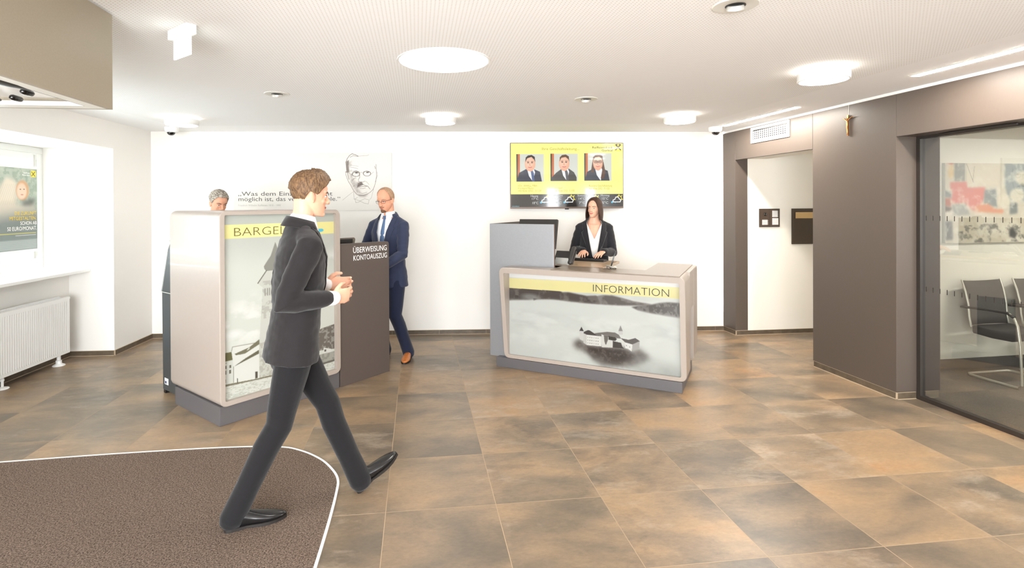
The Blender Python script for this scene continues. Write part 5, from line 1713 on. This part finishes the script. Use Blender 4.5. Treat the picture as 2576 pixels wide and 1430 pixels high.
def suit_person(name, label, loc, yaw, P):
    t = thing(name, label, 'person', loc, yaw, None)
    skin = P['skin']
    V = Vector
    pel, nb = V(P['pelvis']), V(P['neck'])            # pelvis centre, neck base
    up = (nb - pel).normalized()
    rx = V((math.cos(P.get('twist', 0)), math.sin(P.get('twist', 0)), 0))
    rx = (rx - up * rx.dot(up)).normalized()
    fw = up.cross(rx).normalized()
    TM = Matrix(((rx.x, fw.x, up.x, pel.x), (rx.y, fw.y, up.y, pel.y), (rx.z, fw.z, up.z, pel.z), (0, 0, 0, 1)))
    TI = TM.inverted()
    Lt = (nb - pel).length
    k = Lt / .56
    fat = P.get('fat', 1.0)
    wd = P.get('width', 1.0)
    def TL(x, y, z): return TM @ V((x, y, z))
    sh = [TL(s * .180 * wd + P.get('shoff', (0, 0))[0], P.get('shoff', (0, 0))[1], .447 * k) for s in (1, -1)]   # right, left shoulder
    wr = [V(P['wrist_r']), V(P['wrist_l'])]
    ua, fa = P.get('arm', (.30, .265))
    el = [ik(sh[i], wr[i], ua, fa, V(P['elbow_hint'][i])) for i in (0, 1)]
    HM = Matrix.Translation(V(P['head'])) @ P['head_m']
    # ---- body: head, neck, torso core, arms with hands, legs; one surface
    bm = BM()
    head_shape(bm, HM, P.get('jaw', 1.0))
    nk = P.get('neck_r', .056)
    tube(bm, [HM @ V((0, -.030, -.03)), HM @ V((0, -.026, -.085)), nb + (HM @ V((0, -.026, -.085)) - nb) * .35, nb - up * .05], [(nk, nk), (nk * .96, nk), (nk * 1.05, nk * 1.05), (nk * 1.6, nk * 1.2)], side=rx, n=18)
    tube(bm, [TL(0, 0, -.02), TL(0, 0, .2 * k), TL(0, 0, .40 * k), TL(0, 0, .50 * k)], [(.12, .08), (.12, .08), (.13, .08), (.08, .05)], side=rx, n=16)
    for i in (0, 1):
        tube(bm, [sh[i], el[i]], [(.038, .038), (.032, .032)], side=fw, n=10)
        tube(bm, [el[i], (el[i] + wr[i]) / 2, wr[i]], [(.034, .034), (.033, .031), (.026, .021)], side=P['hand_m'][i].to_3x3() @ V((1, 0, 0)), n=12)
        hm = P['hand_m'][i].copy()
        hm.translation = wr[i]
        hand(bm, hm, -1 if i == 0 else 1, P['curl'][i], P.get('spread', (0, 0))[i], P.get('thumb', (.5, .5))[i], P.get('hand_s', 1.05))
        tube(bm, [TL((1 - 2 * i) * .10, 0, .455 * k), sh[i]], [(.036, .036)] * 2, side=fw, n=10)
    legs = []
    for i, s in ((0, 1), (1, -1)):
        hp = TL(s * .088 * wd, 0, -.02)
        ank = V(P['ankle'][i])
        th_, sh_ = P.get('leg', (.435, .435))
        kn = ik(hp, ank, th_, sh_, V(P.get('knee_hint', ((0, 1, .1), (0, 1, .1)))[i]))
        legs.append((hp, kn, ank))
        tube(bm, [hp, kn, ank], [(.05, .05), (.04, .04), (.03, .03)], side=rx, n=10)
    bme = remesh(bm, P.get('voxel', .0042), 2, .45)
    bvb = BVHTree.FromPolygons([v.co for v in bme.vertices], [tuple(p.vertices) for p in bme.polygons])
    body = obj('body', bme, skin, t, smooth=0)
    # ---- trousers
    bm = BM()
    tr = P.get('trouser_r', 1.0)
    tube(bm, [TL(0, 0, .12), TL(0, 0, .04), TL(0, -.008, -.05), TL(0, -.008, -.10)], [(.158 * wd, .108 * fat), (.168 * wd, .115 * fat), (.172 * wd, .12 * fat), (.15 * wd, .115 * fat)], side=rx, n=24)
    for i, (hp, kn, ank) in enumerate(legs):
        d1, d2 = (kn - hp).normalized(), (ank - kn).normalized()
        bend = V(P.get('knee_hint', ((0, 1, .1), (0, 1, .1)))[i]).normalized()
        cuff = ank + d2 * P.get('cuff', .035)
        tube(bm, [hp + d1 * .02, hp + d1 * .16, kn - d1 * .10, kn + bend * .004, kn + d2 * .12 - bend * .008, ank - d2 * .12 - bend * .004, cuff],
             [(.092 * tr, .100 * tr), (.088 * tr, .094 * tr), (.074 * tr, .078 * tr), (.068 * tr, .070 * tr), (.066 * tr, .068 * tr), (.060 * tr, .062 * tr), (.061 * tr, .066 * tr)], side=rx, n=18)
    obj('trousers', remesh(bm, .0075, 3), P['trouser_m'], t, smooth=0)
    # ---- shirt
    bm = BM()
    tube(bm, [TL(0, 0, .05), TL(0, .002, .2 * k), TL(0, .004, .36 * k), TL(0, 0, .47 * k), TL(0, -.004, .53 * k), TL(0, -.004, .565 * k)],
         [(.148 * wd, .098 * fat), (.150 * wd, .108 * fat), (.158 * wd, .110 * fat), (.14 * wd, .085), (.085, .068), (.064, .062)], side=rx, n=28)
    if P.get('cuffs', True):
        for i in (0, 1):
            d = (wr[i] - el[i]).normalized()
            tube(bm, [wr[i] - d * .12, wr[i] - d * .012 + d * P.get('cuff_out', .0)], [(.040, .036), (.039, .034)], side=P['hand_m'][i].to_3x3() @ V((1, 0, 0)), n=16)
    sm = remesh(bm, .006, 3)
    nz_ = P.get('neckline')
    if nz_:                                             # open neck: cut the V out of the blouse
        b2 = BM(); b2.from_mesh(sm)
        vcut(b2, TM, (0, nz_[0]), (nz_[2], nz_[1]))
        kill = []
        for f in b2.faces:
            q = TI @ f.calc_center_median()
            if q.y > .0 and q.z > nz_[0] and abs(q.x) < (q.z - nz_[0]) / (nz_[1] - nz_[0]) * nz_[2]:
                kill.append(f)
        bmesh.ops.delete(b2, geom=kill, context='FACES')
        b2.to_mesh(sm); b2.free()
    shirt = obj('shirt', sm, P.get('shirt_m', M_SHIRT), t, smooth=0)
    sv = BVHTree.FromPolygons([v.co for v in sm.vertices], [p.vertices for p in sm.polygons])
    # ---- jacket
    bm = BM()
    hem = P.get('hem', -.16)
    jw = P.get('jacket_w', 1.0)
    tube(bm, [TL(0, -.006, hem), TL(0, -.006, hem * .5), TL(0, -.002, .02), TL(0, .004, .13 * k), TL(0, .006, .26 * k), TL(0, .004, .38 * k), TL(0, -.004, .47 * k), TL(0, -.010, .525 * k), TL(0, -.012, .55 * k)],
         [(.196 * wd * jw, .140 * fat), (.194 * wd * jw, .137 * fat), (.182 * wd * jw, .128 * fat), (.172 * wd * jw, .122 * fat), (.184 * wd, .128 * fat), (.196 * wd, .126 * fat), (.178 * wd, .098), (.112, .074), (.082, .064)], side=rx, n=32, rnd=False)
    for i, s in ((0, 1), (1, -1)):
        d1, d2 = (el[i] - sh[i]).normalized(), (wr[i] - el[i]).normalized()
        out = (d1 - d2).normalized() if (d1 - d2).length > .05 else V((0, 0, 0))
        sr = P.get('sleeve', 1.0)
        end = wr[i] - d2 * P.get('sleeve_end', .03)
        tube(bm, [TL(s * .035, -.012, .535 * k), TL(s * .085 * wd, -.010, .505 * k), TL(s * .135 * wd, -.006, .468 * k), sh[i] + rx * (s * .004)], [(.040, .036), (.046, .046), (.058, .056), (.060, .058)], side=fw, n=20)
        tube(bm, [TL(s * .13 * wd, -.003, .44 * k), sh[i] + up * .0, sh[i] + d1 * .08, sh[i] + d1 * .17, el[i] - d1 * .05, el[i] + out * .006, el[i] + d2 * .06, (el[i] + wr[i]) / 2, end],
             [(.056 * sr, .060 * sr), (.060 * sr, .066 * sr), (.061 * sr, .068 * sr), (.058 * sr, .063 * sr), (.054 * sr, .058 * sr), (.054 * sr, .057 * sr), (.053 * sr, .055 * sr), (.050 * sr, .050 * sr), (.045 * sr, .044 * sr)], side=rx if abs(d1.dot(rx)) < .8 else fw, n=20)
    jm = remesh(bm, .0072, 3)
    # soft folds
    fr = P.get('fold', .0035)
    nrm = [v.normal.copy() for v in jm.vertices]
    for v, n_ in zip(jm.vertices, nrm):
        q = v.co
        v.co = q + n_ * (fr * noise.noise(V((q.x * 9, q.y * 9, q.z * 22))) + fr * .6 * noise.noise(V((q.x * 20, q.y * 20, q.z * 34))))
    zb, zt, wt, wb = P.get('vee', (.13, .56, .088, .004))
    full = BVHTree.FromPolygons([v.co.copy() for v in jm.vertices], [tuple(p.vertices) for p in jm.polygons])
    b2 = BM(); b2.from_mesh(jm)
    kill = []
    def vx(z): return wb + (wt - wb) * max(0, min(1, (z - zb) / (zt * k - zb))) ** .9
    split = P.get('split', None)                         # open front below the button
    for f in b2.faces:
        q = TI @ f.calc_center_median()
        if q.y > .0 and q.z > zb and abs(q.x) < vx(q.z):
            kill.append(f)
        elif q.z > .535 * k and abs(q.x) < .085 and abs(q.y) < .078:
            kill.append(f)
        elif split and q.y > .02 and q.z < zb and abs(q.x) < split(q.z):
            kill.append(f)
        elif q.z < hem + .004 and abs((TM.to_3x3() @ V((0, 0, 1))).dot(f.normal)) > .7 and math.hypot(q.x, q.y) < .12:
            kill.append(f)
    bmesh.ops.delete(b2, geom=kill, context='FACES')
    b2.to_mesh(jm); b2.free()
    jacket = obj('jacket', jm, P['jacket_m'], t, smooth=0)
    if P.get('lapel', True):
        for s in (1, -1):
            rows = []
            n = 22
            for j in range(n + 1):
                z = zb + (zt * k - zb) * j / n
                u = j / n
                wdt = (.012 + .062 * min(1, u / .68) ** .8) if u < .70 else (.050 if u < .73 else .060 - .022 * (u - .73) / .27)
                row = []
                for c in range(6):
                    x = s * (vx(z) - .004 + wdt * c / 5)
                    p0 = TL(x, .4, z)
                    h = full.ray_cast(p0, -fw)
                    if h[0] is None:
                        h = full.find_nearest(TL(x, .05, z))
                    lift = .0045 + .0035 * math.sin(math.pi * c / 5)
                    row.append(h[0] + fw * lift)
                rows.append(row)
            bm = BM()
            vr = [[bm.verts.new(p) for p in r_] for r_ in rows]
            for a, b in zip(vr[:-1], vr[1:]):
                for c in range(5):
                    bm.faces.new((a[c], a[c + 1], b[c + 1], b[c]))
            o = obj('lapel', bm, P.get('lapel_m', P['jacket_m']), t, smooth=60)
            md = o.modifiers.new('thick', 'SOLIDIFY'); md.thickness = .004; md.offset = 0
    # collar of the jacket round the back of the neck
    bm = BM()
    n = 30
    rr = []
    nd = (HM @ V((0, -.026, -.085)) - nb).normalized()
    for i in range(n + 1):
        a = R(62) + R(236) * i / n
        bk = (1 - math.cos(a)) / 2
        dv = fw * math.cos(a) + rx * math.sin(a) * 1.06
        cr_ = P.get('collar_r', .066) * 1.13
        rr.append([bm.verts.new(p) for p in (nb + dv * (cr_ * .98) + up * (-.012 + .030 * bk), nb + dv * (cr_ * 1.10) + up * (-.014 + .034 * bk), nb + dv * (cr_ * 1.42) + up * (-.046 + .012 * bk))])
    for a, b in zip(rr[:-1], rr[1:]):
        for c in range(2):
            bm.faces.new((a[c], a[c + 1], b[c + 1], b[c]))
    o = obj('jacket_collar', bm, P.get('lapel_m', P['jacket_m']), jacket, smooth=0)
    md = o.modifiers.new('thick', 'SOLIDIFY'); md.thickness = .004; md.offset = 0
    # button, breast pocket
    for z in P.get('buttons', (zb - .012,)):
        h = full.ray_cast(TL(P.get('button_x', -.006), .4, z), -fw)
        if h[0] is not None:
            bm = BM(); cyl(bm, h[0] - fw * .001, h[0] + fw * .004, .0095, n=14)
            obj('button', bm, P.get('button_m', M_BLACK), t)
    if P.get('pocket', True):
        bm = BM()
        rows = []
        for x in (-.135, -.115, -.09, -.07):
            h1 = full.ray_cast(TL(x, .4, .352 * k + (x + .135) * -.12), -fw); h2 = full.ray_cast(TL(x, .4, .332 * k + (x + .135) * -.12), -fw)
            if h1[0] is not None and h2[0] is not None:
                rows.append((h1[0] + fw * .002, h2[0] + fw * .002))
        if len(rows) > 1:
            vr = [[bm.verts.new(p) for p in r_] for r_ in rows]
            for a, b in zip(vr[:-1], vr[1:]):
                bm.faces.new((a[0], b[0], b[1], a[1]))
            o = obj('breast_pocket', bm, P['jacket_m'], t)
            md = o.modifiers.new('thick', 'SOLIDIFY'); md.thickness = .003; md.offset = 0
        else:
            bm.free()
    # ---- shirt collar
    if P.get('collar', True):
        bm = BM()
        ring0, ring1, ring2 = [], [], []
        n = 40
        op = R(P.get('collar_open', 9))
        nd = (HM @ V((0, -.026, -.085)) - nb).normalized()
        cr = P.get('collar_r', .066)
        base = nb + up * P.get('collar_z', -.008)
        for i in range(n + 1):
            a = op + (2 * math.pi - 2 * op) * i / n
            df = abs(math.sin(a / 2)) ** 1.0
            front = max(0, math.cos(a))
            dirv = fw * math.cos(a) + rx * math.sin(a)
            ring0.append(base + dirv * (cr * 1.02) + up * (-.010 - .016 * front))
            ring1.append(base + dirv * (cr * .95) + nd * (.040 - .012 * front))
            ring2.append(base + dirv * (cr * 1.14 + .010 * front) + up * (-.016 - .046 * front ** 2) + rx * (math.copysign(.020, math.sin(a)) * front ** 3))
        vr = [[bm.verts.new(p) for p in r_] for r_ in (ring0, ring1, ring2)]
        for a, b in zip(vr[:-1], vr[1:]):
            for i in range(n):
                bm.faces.new((a[i], a[i + 1], b[i + 1], b[i]))
        o = obj('collar', bm, P.get('shirt_m', M_SHIRT), shirt, smooth=60)
        md = o.modifiers.new('thick', 'SOLIDIFY'); md.thickness = .0025; md.offset = 0
    # ---- tie
    if P.get('tie_m'):
        rows = []
        zs = [.535 * k, .50 * k, .46 * k, .40 * k, .32 * k, .24 * k, .16 * k, .08 * k]
        ws = [.012, .013, .017, .022, .027, .031, .034, .036]
        bm = BM()
        for z, w in zip(zs, ws):
            row = []
            for c in (-1, -.4, .4, 1):
                h = sv.ray_cast(TL(c * w, .4, z), -fw)
                p = h[0] if h[0] is not None else TL(c * w, .07, z)
                row.append(bm.verts.new(p + fw * (.006 if abs(c) < .9 else .003)))
            rows.append(row)
        for a, b in zip(rows[:-1], rows[1:]):
            for c in range(3):
                bm.faces.new((a[c], a[c + 1], b[c + 1], b[c]))
        tie = obj('tie', bm, P['tie_m'], t, smooth=60)
        md = tie.modifiers.new('thick', 'SOLIDIFY'); md.thickness = .004; md.offset = 0
        h = sv.ray_cast(TL(0, .4, .525 * k), -fw)
        kp = h[0] if h[0] is not None else TL(0, .07, .525 * k)
        bm = BM()
        loft(bm, [[kp + rx * (x * w) + fw * y + up * z for x, y in ((-1, 0), (-.6, .014), (.6, .014), (1, 0), (.6, -.008), (-.6, -.008))] for w, z in ((.021, .022), (.018, .006), (.012, -.022))])
        obj('knot', bm, P['tie_m'], tie, smooth=50)
    return t, HM, TM, bvb

def hm(xa, ya):
    """hand matrix from the across axis and the finger axis"""
    y = Vector(ya).normalized()
    x = Vector(xa)
    x = (x - y * x.dot(y)).normalized()
    z = x.cross(y)
    return Matrix(((x.x, y.x, z.x, 0), (x.y, y.y, z.y, 0), (x.z, y.z, z.z, 0), (0, 0, 0, 1)))

def rotm(yaw=0, pitch=0, roll=0):
    """head turn: yaw to the person's left is positive, pitch up positive, roll to the right positive"""
    return Matrix.Rotation(yaw, 4, 'Z') @ Matrix.Rotation(pitch, 4, 'X') @ Matrix.Rotation(roll, 4, 'Y')

def face_patch(t, on, rows, m, name, lift=.0016):
    """sheet of hair lying on the face; rows of (half width, z)"""
    bm = BM()
    vr = [[bm.verts.new(on(hw * (2 * c / 8 - 1), .080, z, lift * (1.2 - abs(2 * c / 8 - 1)))) for c in range(9)] for hw, z in rows]
    for a, b in zip(vr[:-1], vr[1:]):
        for c in range(8):
            bm.faces.new((a[c], a[c + 1], b[c + 1], b[c]))
    o = obj(name, bm, m, t, smooth=0)
    md = o.modifiers.new('thick', 'SOLIDIFY'); md.thickness = .004; md.offset = 0
    return o

def glasses(t, M, m):
    M3 = M.to_3x3()
    bm = BM()
    for s in (-1, 1):
        c = [(s * (.033 + .024 * math.cos(a)), .0905 - .18 * abs(.033 + .024 * math.cos(a)) ** 1.0 * .6, -.003 + .0135 * math.sin(a)) for a in [2 * math.pi * i / 18 for i in range(19)]]
        tube(bm, [M @ Vector(p) for p in c], .0014, n=6, rnd=False)
        tube(bm, [M @ Vector(p) for p in ((s * .0125, .0895, .006), (s * .033, .088, .0108), (s * .057, .085, .007))], .0021, n=6)
        tube(bm, [M @ Vector(p) for p in ((s * .057, .085, .006), (s * .074, .060, .008), (s * .0795, .0, .006), (s * .080, -.012, -.004))], .0018, n=6)
    tube(bm, [M @ Vector(p) for p in ((-.010, .0925, .001), (0, .0985, .004), (.010, .0925, .001))], .0016, n=6)
    return obj('glasses', bm, m, t, smooth=0)
# ---- walking man in a dark suit (mid-stride, frozen)
S_A = skin_mat('skin of walking man', (212, 160, 134))
W_LOC = Vector((-1.03, 2.875, 0))
W_YAW = R(31) - R(90)
WI = (Matrix.Translation(W_LOC) @ Matrix.Rotation(W_YAW, 4, 'Z')).inverted()
def wl(x, y, z): return WI @ Vector((x, y, z))
M_SUITA = cloth_mat('charcoal suit cloth', (33, 30, 31))
M_TROUA = cloth_mat('black suit trousers', (22, 21, 23))
hr, hl_ = wl(-1.318, 2.70, .0085), wl(-.735, 3.075, .001)          # heels: trailing right, leading left
pt = R(30)
ank_r = hr + Vector((0, .055, .085))
ank_l = hl_ + Vector((0, .055 * math.cos(pt) - .085 * math.sin(pt), .055 * math.sin(pt) + .085 * math.cos(pt)))
P = dict(skin=S_A, pelvis=(0.0, 0.005, .955), neck=(.0, .055, 1.575), head=(.0, .098, 1.714), head_m=rotm(R(4), R(-6), 0), twist=R(4),
         wrist_r=(.165, .175, 1.165), wrist_l=(-.11, .21, 1.20), elbow_hint=((.25, -.9, -.5), (-.4, -.8, -.5)), arm=(.315, .27),
         hand_m=(hm((-.2, 0, -.95), (-.35, .93, .03)), hm((-.2, .0, .9), (.35, .9, .0))), curl=((.75, .8, .85, .9), (.6, .65, .7, .75)),
         ankle=(ank_r, ank_l), knee_hint=((0, 1, .2), (0, 1, .3)), leg=(.4505, .4505), jacket_m=M_SUITA, trouser_m=M_TROUA, fat=1.0, width=1.0, hem=-.125, cuff=.045, cuff_out=.02, sleeve_end=.04,
         vee=(.16, .565, .092, .004), tie_m=None, trouser_r=.98, voxel=.0042, collar_r=.068, collar_open=14, fold=.005, split=lambda z: .004 + max(0, -z) * .35, pocket=False)
wt_, WH, WTM, wlegs = suit_person('person', 'person in dark suit striding across the mat with hands held forward', W_LOC[:], W_YAW, P)
M_HA = hair_mat('brown hair', (74, 54, 38), (122, 94, 66), 120)
def thA(d, v): return .013 + .012 * math.exp(-((d / 70) ** 2)) * (1 - v * .4) - (.008 if d > 95 and v > .55 else 0)
def pushA(d, v, n): return Vector((0, .014 * math.exp(-((d / 55) ** 2)) * v, .012 * math.exp(-((d / 80) ** 2)) * (1 - abs(2 * v - 1.1)))) if v > .2 else Vector((0, 0, 0))
hair_shell(wt_, WH, M_HA, [(0, .082), (35, .080), (55, .052), (68, .035), (78, .005), (86, .012), (100, .018), (118, -.025), (140, -.062), (180, -.070)], thA, seed=3, rough=.005, top_push=pushA)
face_parts(wt_, WH, mat('brown brow', (84, 62, 44), .7), wlegs, smile=.3)
M_SHOEB = mat('black shoe leather', (22, 21, 22), .25, coat=.3)
shoe(wt_, hr, R(-6), 0, M_SHOEB, L=.30)
shoe(wt_, hl_, R(4), pt, M_SHOEB, L=.30)

# ---- balding man with glasses in a navy suit at the terminal
S_B = skin_mat('skin of bald man', (210, 152, 124))
B_LOC = Vector((-1.005, 5.74, 0))
B_YAW = R(-118) - R(90)
BI = (Matrix.Translation(B_LOC) @ Matrix.Rotation(B_YAW, 4, 'Z')).inverted()
def bw(x, y, z): return BI @ Vector((x, y, z))
M_SUITB = cloth_mat('navy suit cloth', (46, 52, 74), .8, 800, .06)
M_TROUB = cloth_mat('navy suit trousers', (28, 34, 54), .8)
h_l, h_r = bw(-.815, 5.83, 0), bw(-1.06, 5.93, 0)
P = dict(skin=S_B, pelvis=(0, .0, .955), neck=(0, .02, 1.565), head=(.0, .068, 1.712), head_m=rotm(R(3), R(-13), R(3)) @ Matrix.Scale(1.05, 4), twist=R(3),
         wrist_r=(.20, .30, 1.13), wrist_l=(-.13, .30, 1.02), elbow_hint=((.5, -.8, -.3), (-.7, -.7, -.2)), arm=(.31, .265),
         hand_m=(hm((1, .1, 0), (-.2, 1, -.1)), hm((1, -.1, 0), (.3, .95, -.1))), curl=((.3, .3, .35, .4), (.3, .3, .35, .4)),
         ankle=(h_r + Vector((0, .055, .085)), h_l + Vector((-.02, .05, .085))), leg=(.45, .445), jacket_m=M_SUITB, trouser_m=M_TROUB, fat=1.10, width=1.04, hem=-.165, sleeve=1.05,
         tie_m=mat('blue tie silk', (78, 104, 140), .4, bump=(220, .1)), vee=(.14, .565, .098, .004), voxel=.0040, fold=.004, neck_r=.060, collar_r=.070, trouser_r=1.02, split=lambda z: .004 + max(0, -z) * .25, jaw=1.06, button_m=mat('navy button', (30, 32, 44), .4))
bt_, BH, BTM, blegs = suit_person('person', 'person with glasses, goatee and navy suit standing beside the terminal panel', B_LOC[:], B_YAW, P)
hair_shell(bt_, BH, hair_mat('thin fair hair', (136, 108, 84), (178, 144, 116), 160), [(0, .117), (30, .116), (50, .112), (64, .085), (74, .040), (79, .0), (84, .005), (96, .018), (115, -.03), (140, -.06), (180, -.07)], lambda d, v: .0035 + (.003 if d > 60 else .0), seed=5, rough=.0015)
onB = face_parts(bt_, BH, mat('sandy brow', (150, 112, 80), .7), blegs, smile=1.1, closed=.3)
glasses(bt_, BH, mat('gunmetal', (70, 64, 60), .3, metal=.5))
M_BEARD = hair_mat('brown beard', (88, 60, 44), (124, 90, 66), 300)
face_patch(bt_, onB, [(.006, -.0735), (.010, -.078), (.016, -.083), (.024, -.089), (.027, -.096), (.026, -.103), (.022, -.109), (.014, -.113)], M_BEARD, 'goatee', .0028)
face_patch(bt_, onB, [(.012, -.0490), (.021, -.0520), (.025, -.0560), (.027, -.0600)], hair_mat('light moustache', (150, 106, 78), (176, 128, 98), 300), 'moustache', .0012)
M_SHOEC = mat('cognac shoe leather', (176, 104, 50), .3, coat=.3, vary=(40, .15))
for hp_, yw in ((h_l, R(26)), (h_r, R(-8))):
    o_, SM = shoe(bt_, hp_, yw, 0, M_SHOEC, L=.30)
    bm = BM()
    for y, z in ((.098, .088), (.114, .081), (.130, .074)):
        tube(bm, [SM @ Vector((-.016, y, z - .002)), SM @ Vector((0, y, z + .002)), SM @ Vector((.016, y, z - .002))], .0022, n=6)
    obj('lace', bm, mat('dark lace', (60, 36, 24), .6), o_)

# ---- receptionist
S_C = skin_mat('skin of receptionist', (218, 168, 142))
C_LOC = Vector((1.30, 6.22, 0))
C_YAW = R(-101) - R(90)
CI = (Matrix.Translation(C_LOC) @ Matrix.Rotation(C_YAW, 4, 'Z')).inverted()
def cw(x, y, z): return CI @ Vector((x, y, z))
M_SUITC = cloth_mat('black blazer cloth', (38, 37, 40), .85, 800, .05)
kbm = Matrix.Translation(IW(.70, .885, 1.034)) @ Matrix.Rotation(IA + R(-4), 4, 'Z')
def kw(x, y, z):
    p = kbm @ Vector((x, y, z)); return CI @ p
w_r, w_l = kw(-.105, .155, .092), kw(.13, .150, .092)
fr_, fl_ = kw(-.06, .02, .0), kw(.06, .02, .0)
P = dict(skin=S_C, pelvis=(0, -.045, .93), neck=(0, .0, 1.492), head=(.0, .034, 1.612), head_m=rotm(R(-24), R(1), R(-2)) @ Matrix.Scale(.95, 4), twist=R(0),
         wrist_r=w_r, wrist_l=w_l, elbow_hint=((.45, -.6, -.7), (-.45, -.6, -.7)), arm=(.285, .245),
         hand_m=(hm(kw(1, 0, .05) * -1 + kw(0, 0, .05), kw(.02, -.14, .045) - kw(0, 0, .082)), hm((kw(1, 0, 0) - kw(0, 0, 0)) * -1, kw(-.03, -.14, .045) - kw(0, 0, .082))), curl=((.30, .28, .28, .3), (.30, .28, .28, .3)), spread=(.5, .5),
         ankle=((.09, -.02, .085), (-.09, -.02, .085)), leg=(.43, .42), jacket_m=M_SUITC, trouser_m=cloth_mat('black trousers', (40, 40, 43)), fat=.95, width=.89, hem=-.14, jacket_w=1.05, neck_r=.050, shirt_m=mat('cream silk blouse', (236, 232, 226), .5, bump=(30, .1)), hand_s=.98,
         neckline=(.335, .52, .085), collar=False, cuffs=False, vee=(.115, .545, .098, .022), sleeve=.94, sleeve_end=.015, voxel=.0038, fold=.004, jaw=.93, button_x=.0, split=lambda z: .022 + max(0, .115 - z) * .28, buttons=())
ct_, CH, CTM, clegs = suit_person('person', 'person with dark bob hair and black blazer typing at the reception desk', C_LOC[:], C_YAW, P)
M_HC = hair_mat('dark brown hair', (44, 30, 24), (76, 52, 40), 130, (1, 1, .2))
face_parts(ct_, CH, mat('dark brow', (62, 42, 32), .7), clegs, smile=1.2, lip=1.05, lipm=mat('rose lip', (196, 106, 100), .4), brow_w=.8)
# bob: cap over the skull that runs on into straight sides down to the collar
bm = BM()
nu, nv = 80, 36
rows = []
hc = Vector((0, -.012, .036))
for j in range(nv + 1):
    v = j / nv
    row = []
    for i in range(nu):
        th = 2 * math.pi * i / nu
        dg = math.degrees(min(th, 2 * math.pi - th))
        sgn = 1 if th < math.pi else -1
        hl = np.interp(dg, [0, 18, 34, 46, 55, 62, 70, 180], [.094, .092, .074, .044, .0, -.070, -.142, -.142])
        kk = .015
        ze = hl - .036
        if ze >= 0:
            total = math.acos(min(1, ze / .0895))
        else:
            total = math.pi / 2 - ze / .09
        a_ = max(v * total, .02)
        thin = kk * (1 - .55 * v * max(0, 1 - dg / 60))
        if a_ <= math.pi / 2:
            n_ = Vector((math.sin(a_) * math.sin(th), math.sin(a_) * math.cos(th), math.cos(a_)))
            p = Vector((n_.x * (.0775 + thin), n_.y * (.0975 + thin), n_.z * (.0895 + kk)))
        else:
            dz = (a_ - math.pi / 2) * .09
            w_ = dz / .178
            tuck = 1 + .13 * math.sin(math.pi * min(1, w_) * .8)
            p = Vector((math.sin(th) * (.0775 + thin) * tuck, math.cos(th) * (.0975 + thin) * (tuck - .06 * w_), -dz))
        p += p.normalized() * .0016 * noise.noise(Vector((math.cos(th) * 9, math.sin(th) * 9, v * 2.5)))
        row.append(bm.verts.new(CH @ (hc + p)))
    rows.append(row)
for a, b in zip(rows[:-1], rows[1:]):
    for i in range(nu):
        k2 = (i + 1) % nu
        bm.faces.new((a[i], b[i], b[k2], a[k2]))
bm.faces.new(rows[0])
o = obj('hair', bm, M_HC, ct_, smooth=0)
md = o.modifiers.new('thick', 'SOLIDIFY'); md.thickness = .010; md.offset = -1
M_SHOEK = M_SHOEB
shoe(ct_, Vector((.09, -.075, 0)), R(-6), 0, M_SHOEK, L=.25)
shoe(ct_, Vector((-.09, -.075, 0)), R(6), 0, M_SHOEK, L=.25)

# ---- grey-haired man behind the kiosk
S_D = skin_mat('skin of grey haired man', (212, 156, 128))
D_LOC = Vector((-2.735, 5.46, 0))
D_YAW = R(-46) - R(90)
P = dict(skin=S_D, pelvis=(0, -.03, .945), neck=(0, .02, 1.54), head=(0, .09, 1.69), head_m=rotm(R(6), R(-20), 0), twist=0,
         wrist_r=(.16, .15, 1.13), wrist_l=(-.16, .15, 1.13), elbow_hint=((.5, -.8, -.3), (-.5, -.8, -.3)), arm=(.31, .265),
         hand_m=(hm((1, 0, 0), (-.2, .9, .2)), hm((1, 0, 0), (.2, .9, .2))), curl=((.4, .4, .4, .45), (.4, .4, .4, .45)),
         ankle=((.10, -.02, .085), (-.10, -.02, .085)), leg=(.445, .44), jacket_m=cloth_mat('dark blue jacket', (44, 46, 62)), trouser_m=M_TROUB, fat=1.05, width=1.0, tie_m=mat('grey tie', (90, 90, 104), .5), voxel=.0042)
dt_, DH, DTM, dlegs = suit_person('person', 'person with short grey hair looking down behind the tall kiosk', D_LOC[:], D_YAW, P)
hair_shell(dt_, DH, hair_mat('salt and pepper hair', (92, 82, 72), (188, 180, 168), 70, (1, 1, 1)), [(0, .080), (35, .080), (52, .060), (66, .036), (76, .0), (86, .008), (98, .018), (116, -.025), (140, -.06), (180, -.07)], lambda d, v: .012 - .007 * (1 if d > 60 and v > .6 else 0), seed=9, rough=.007, freq=110)
face_parts(dt_, DH, mat('dark grey brow', (84, 70, 60), .7), dlegs, smile=.5, closed=.35)
shoe(dt_, Vector((.10, -.075, 0)), R(-8), 0, M_SHOEB)
shoe(dt_, Vector((-.10, -.075, 0)), R(8), 0, M_SHOEB)
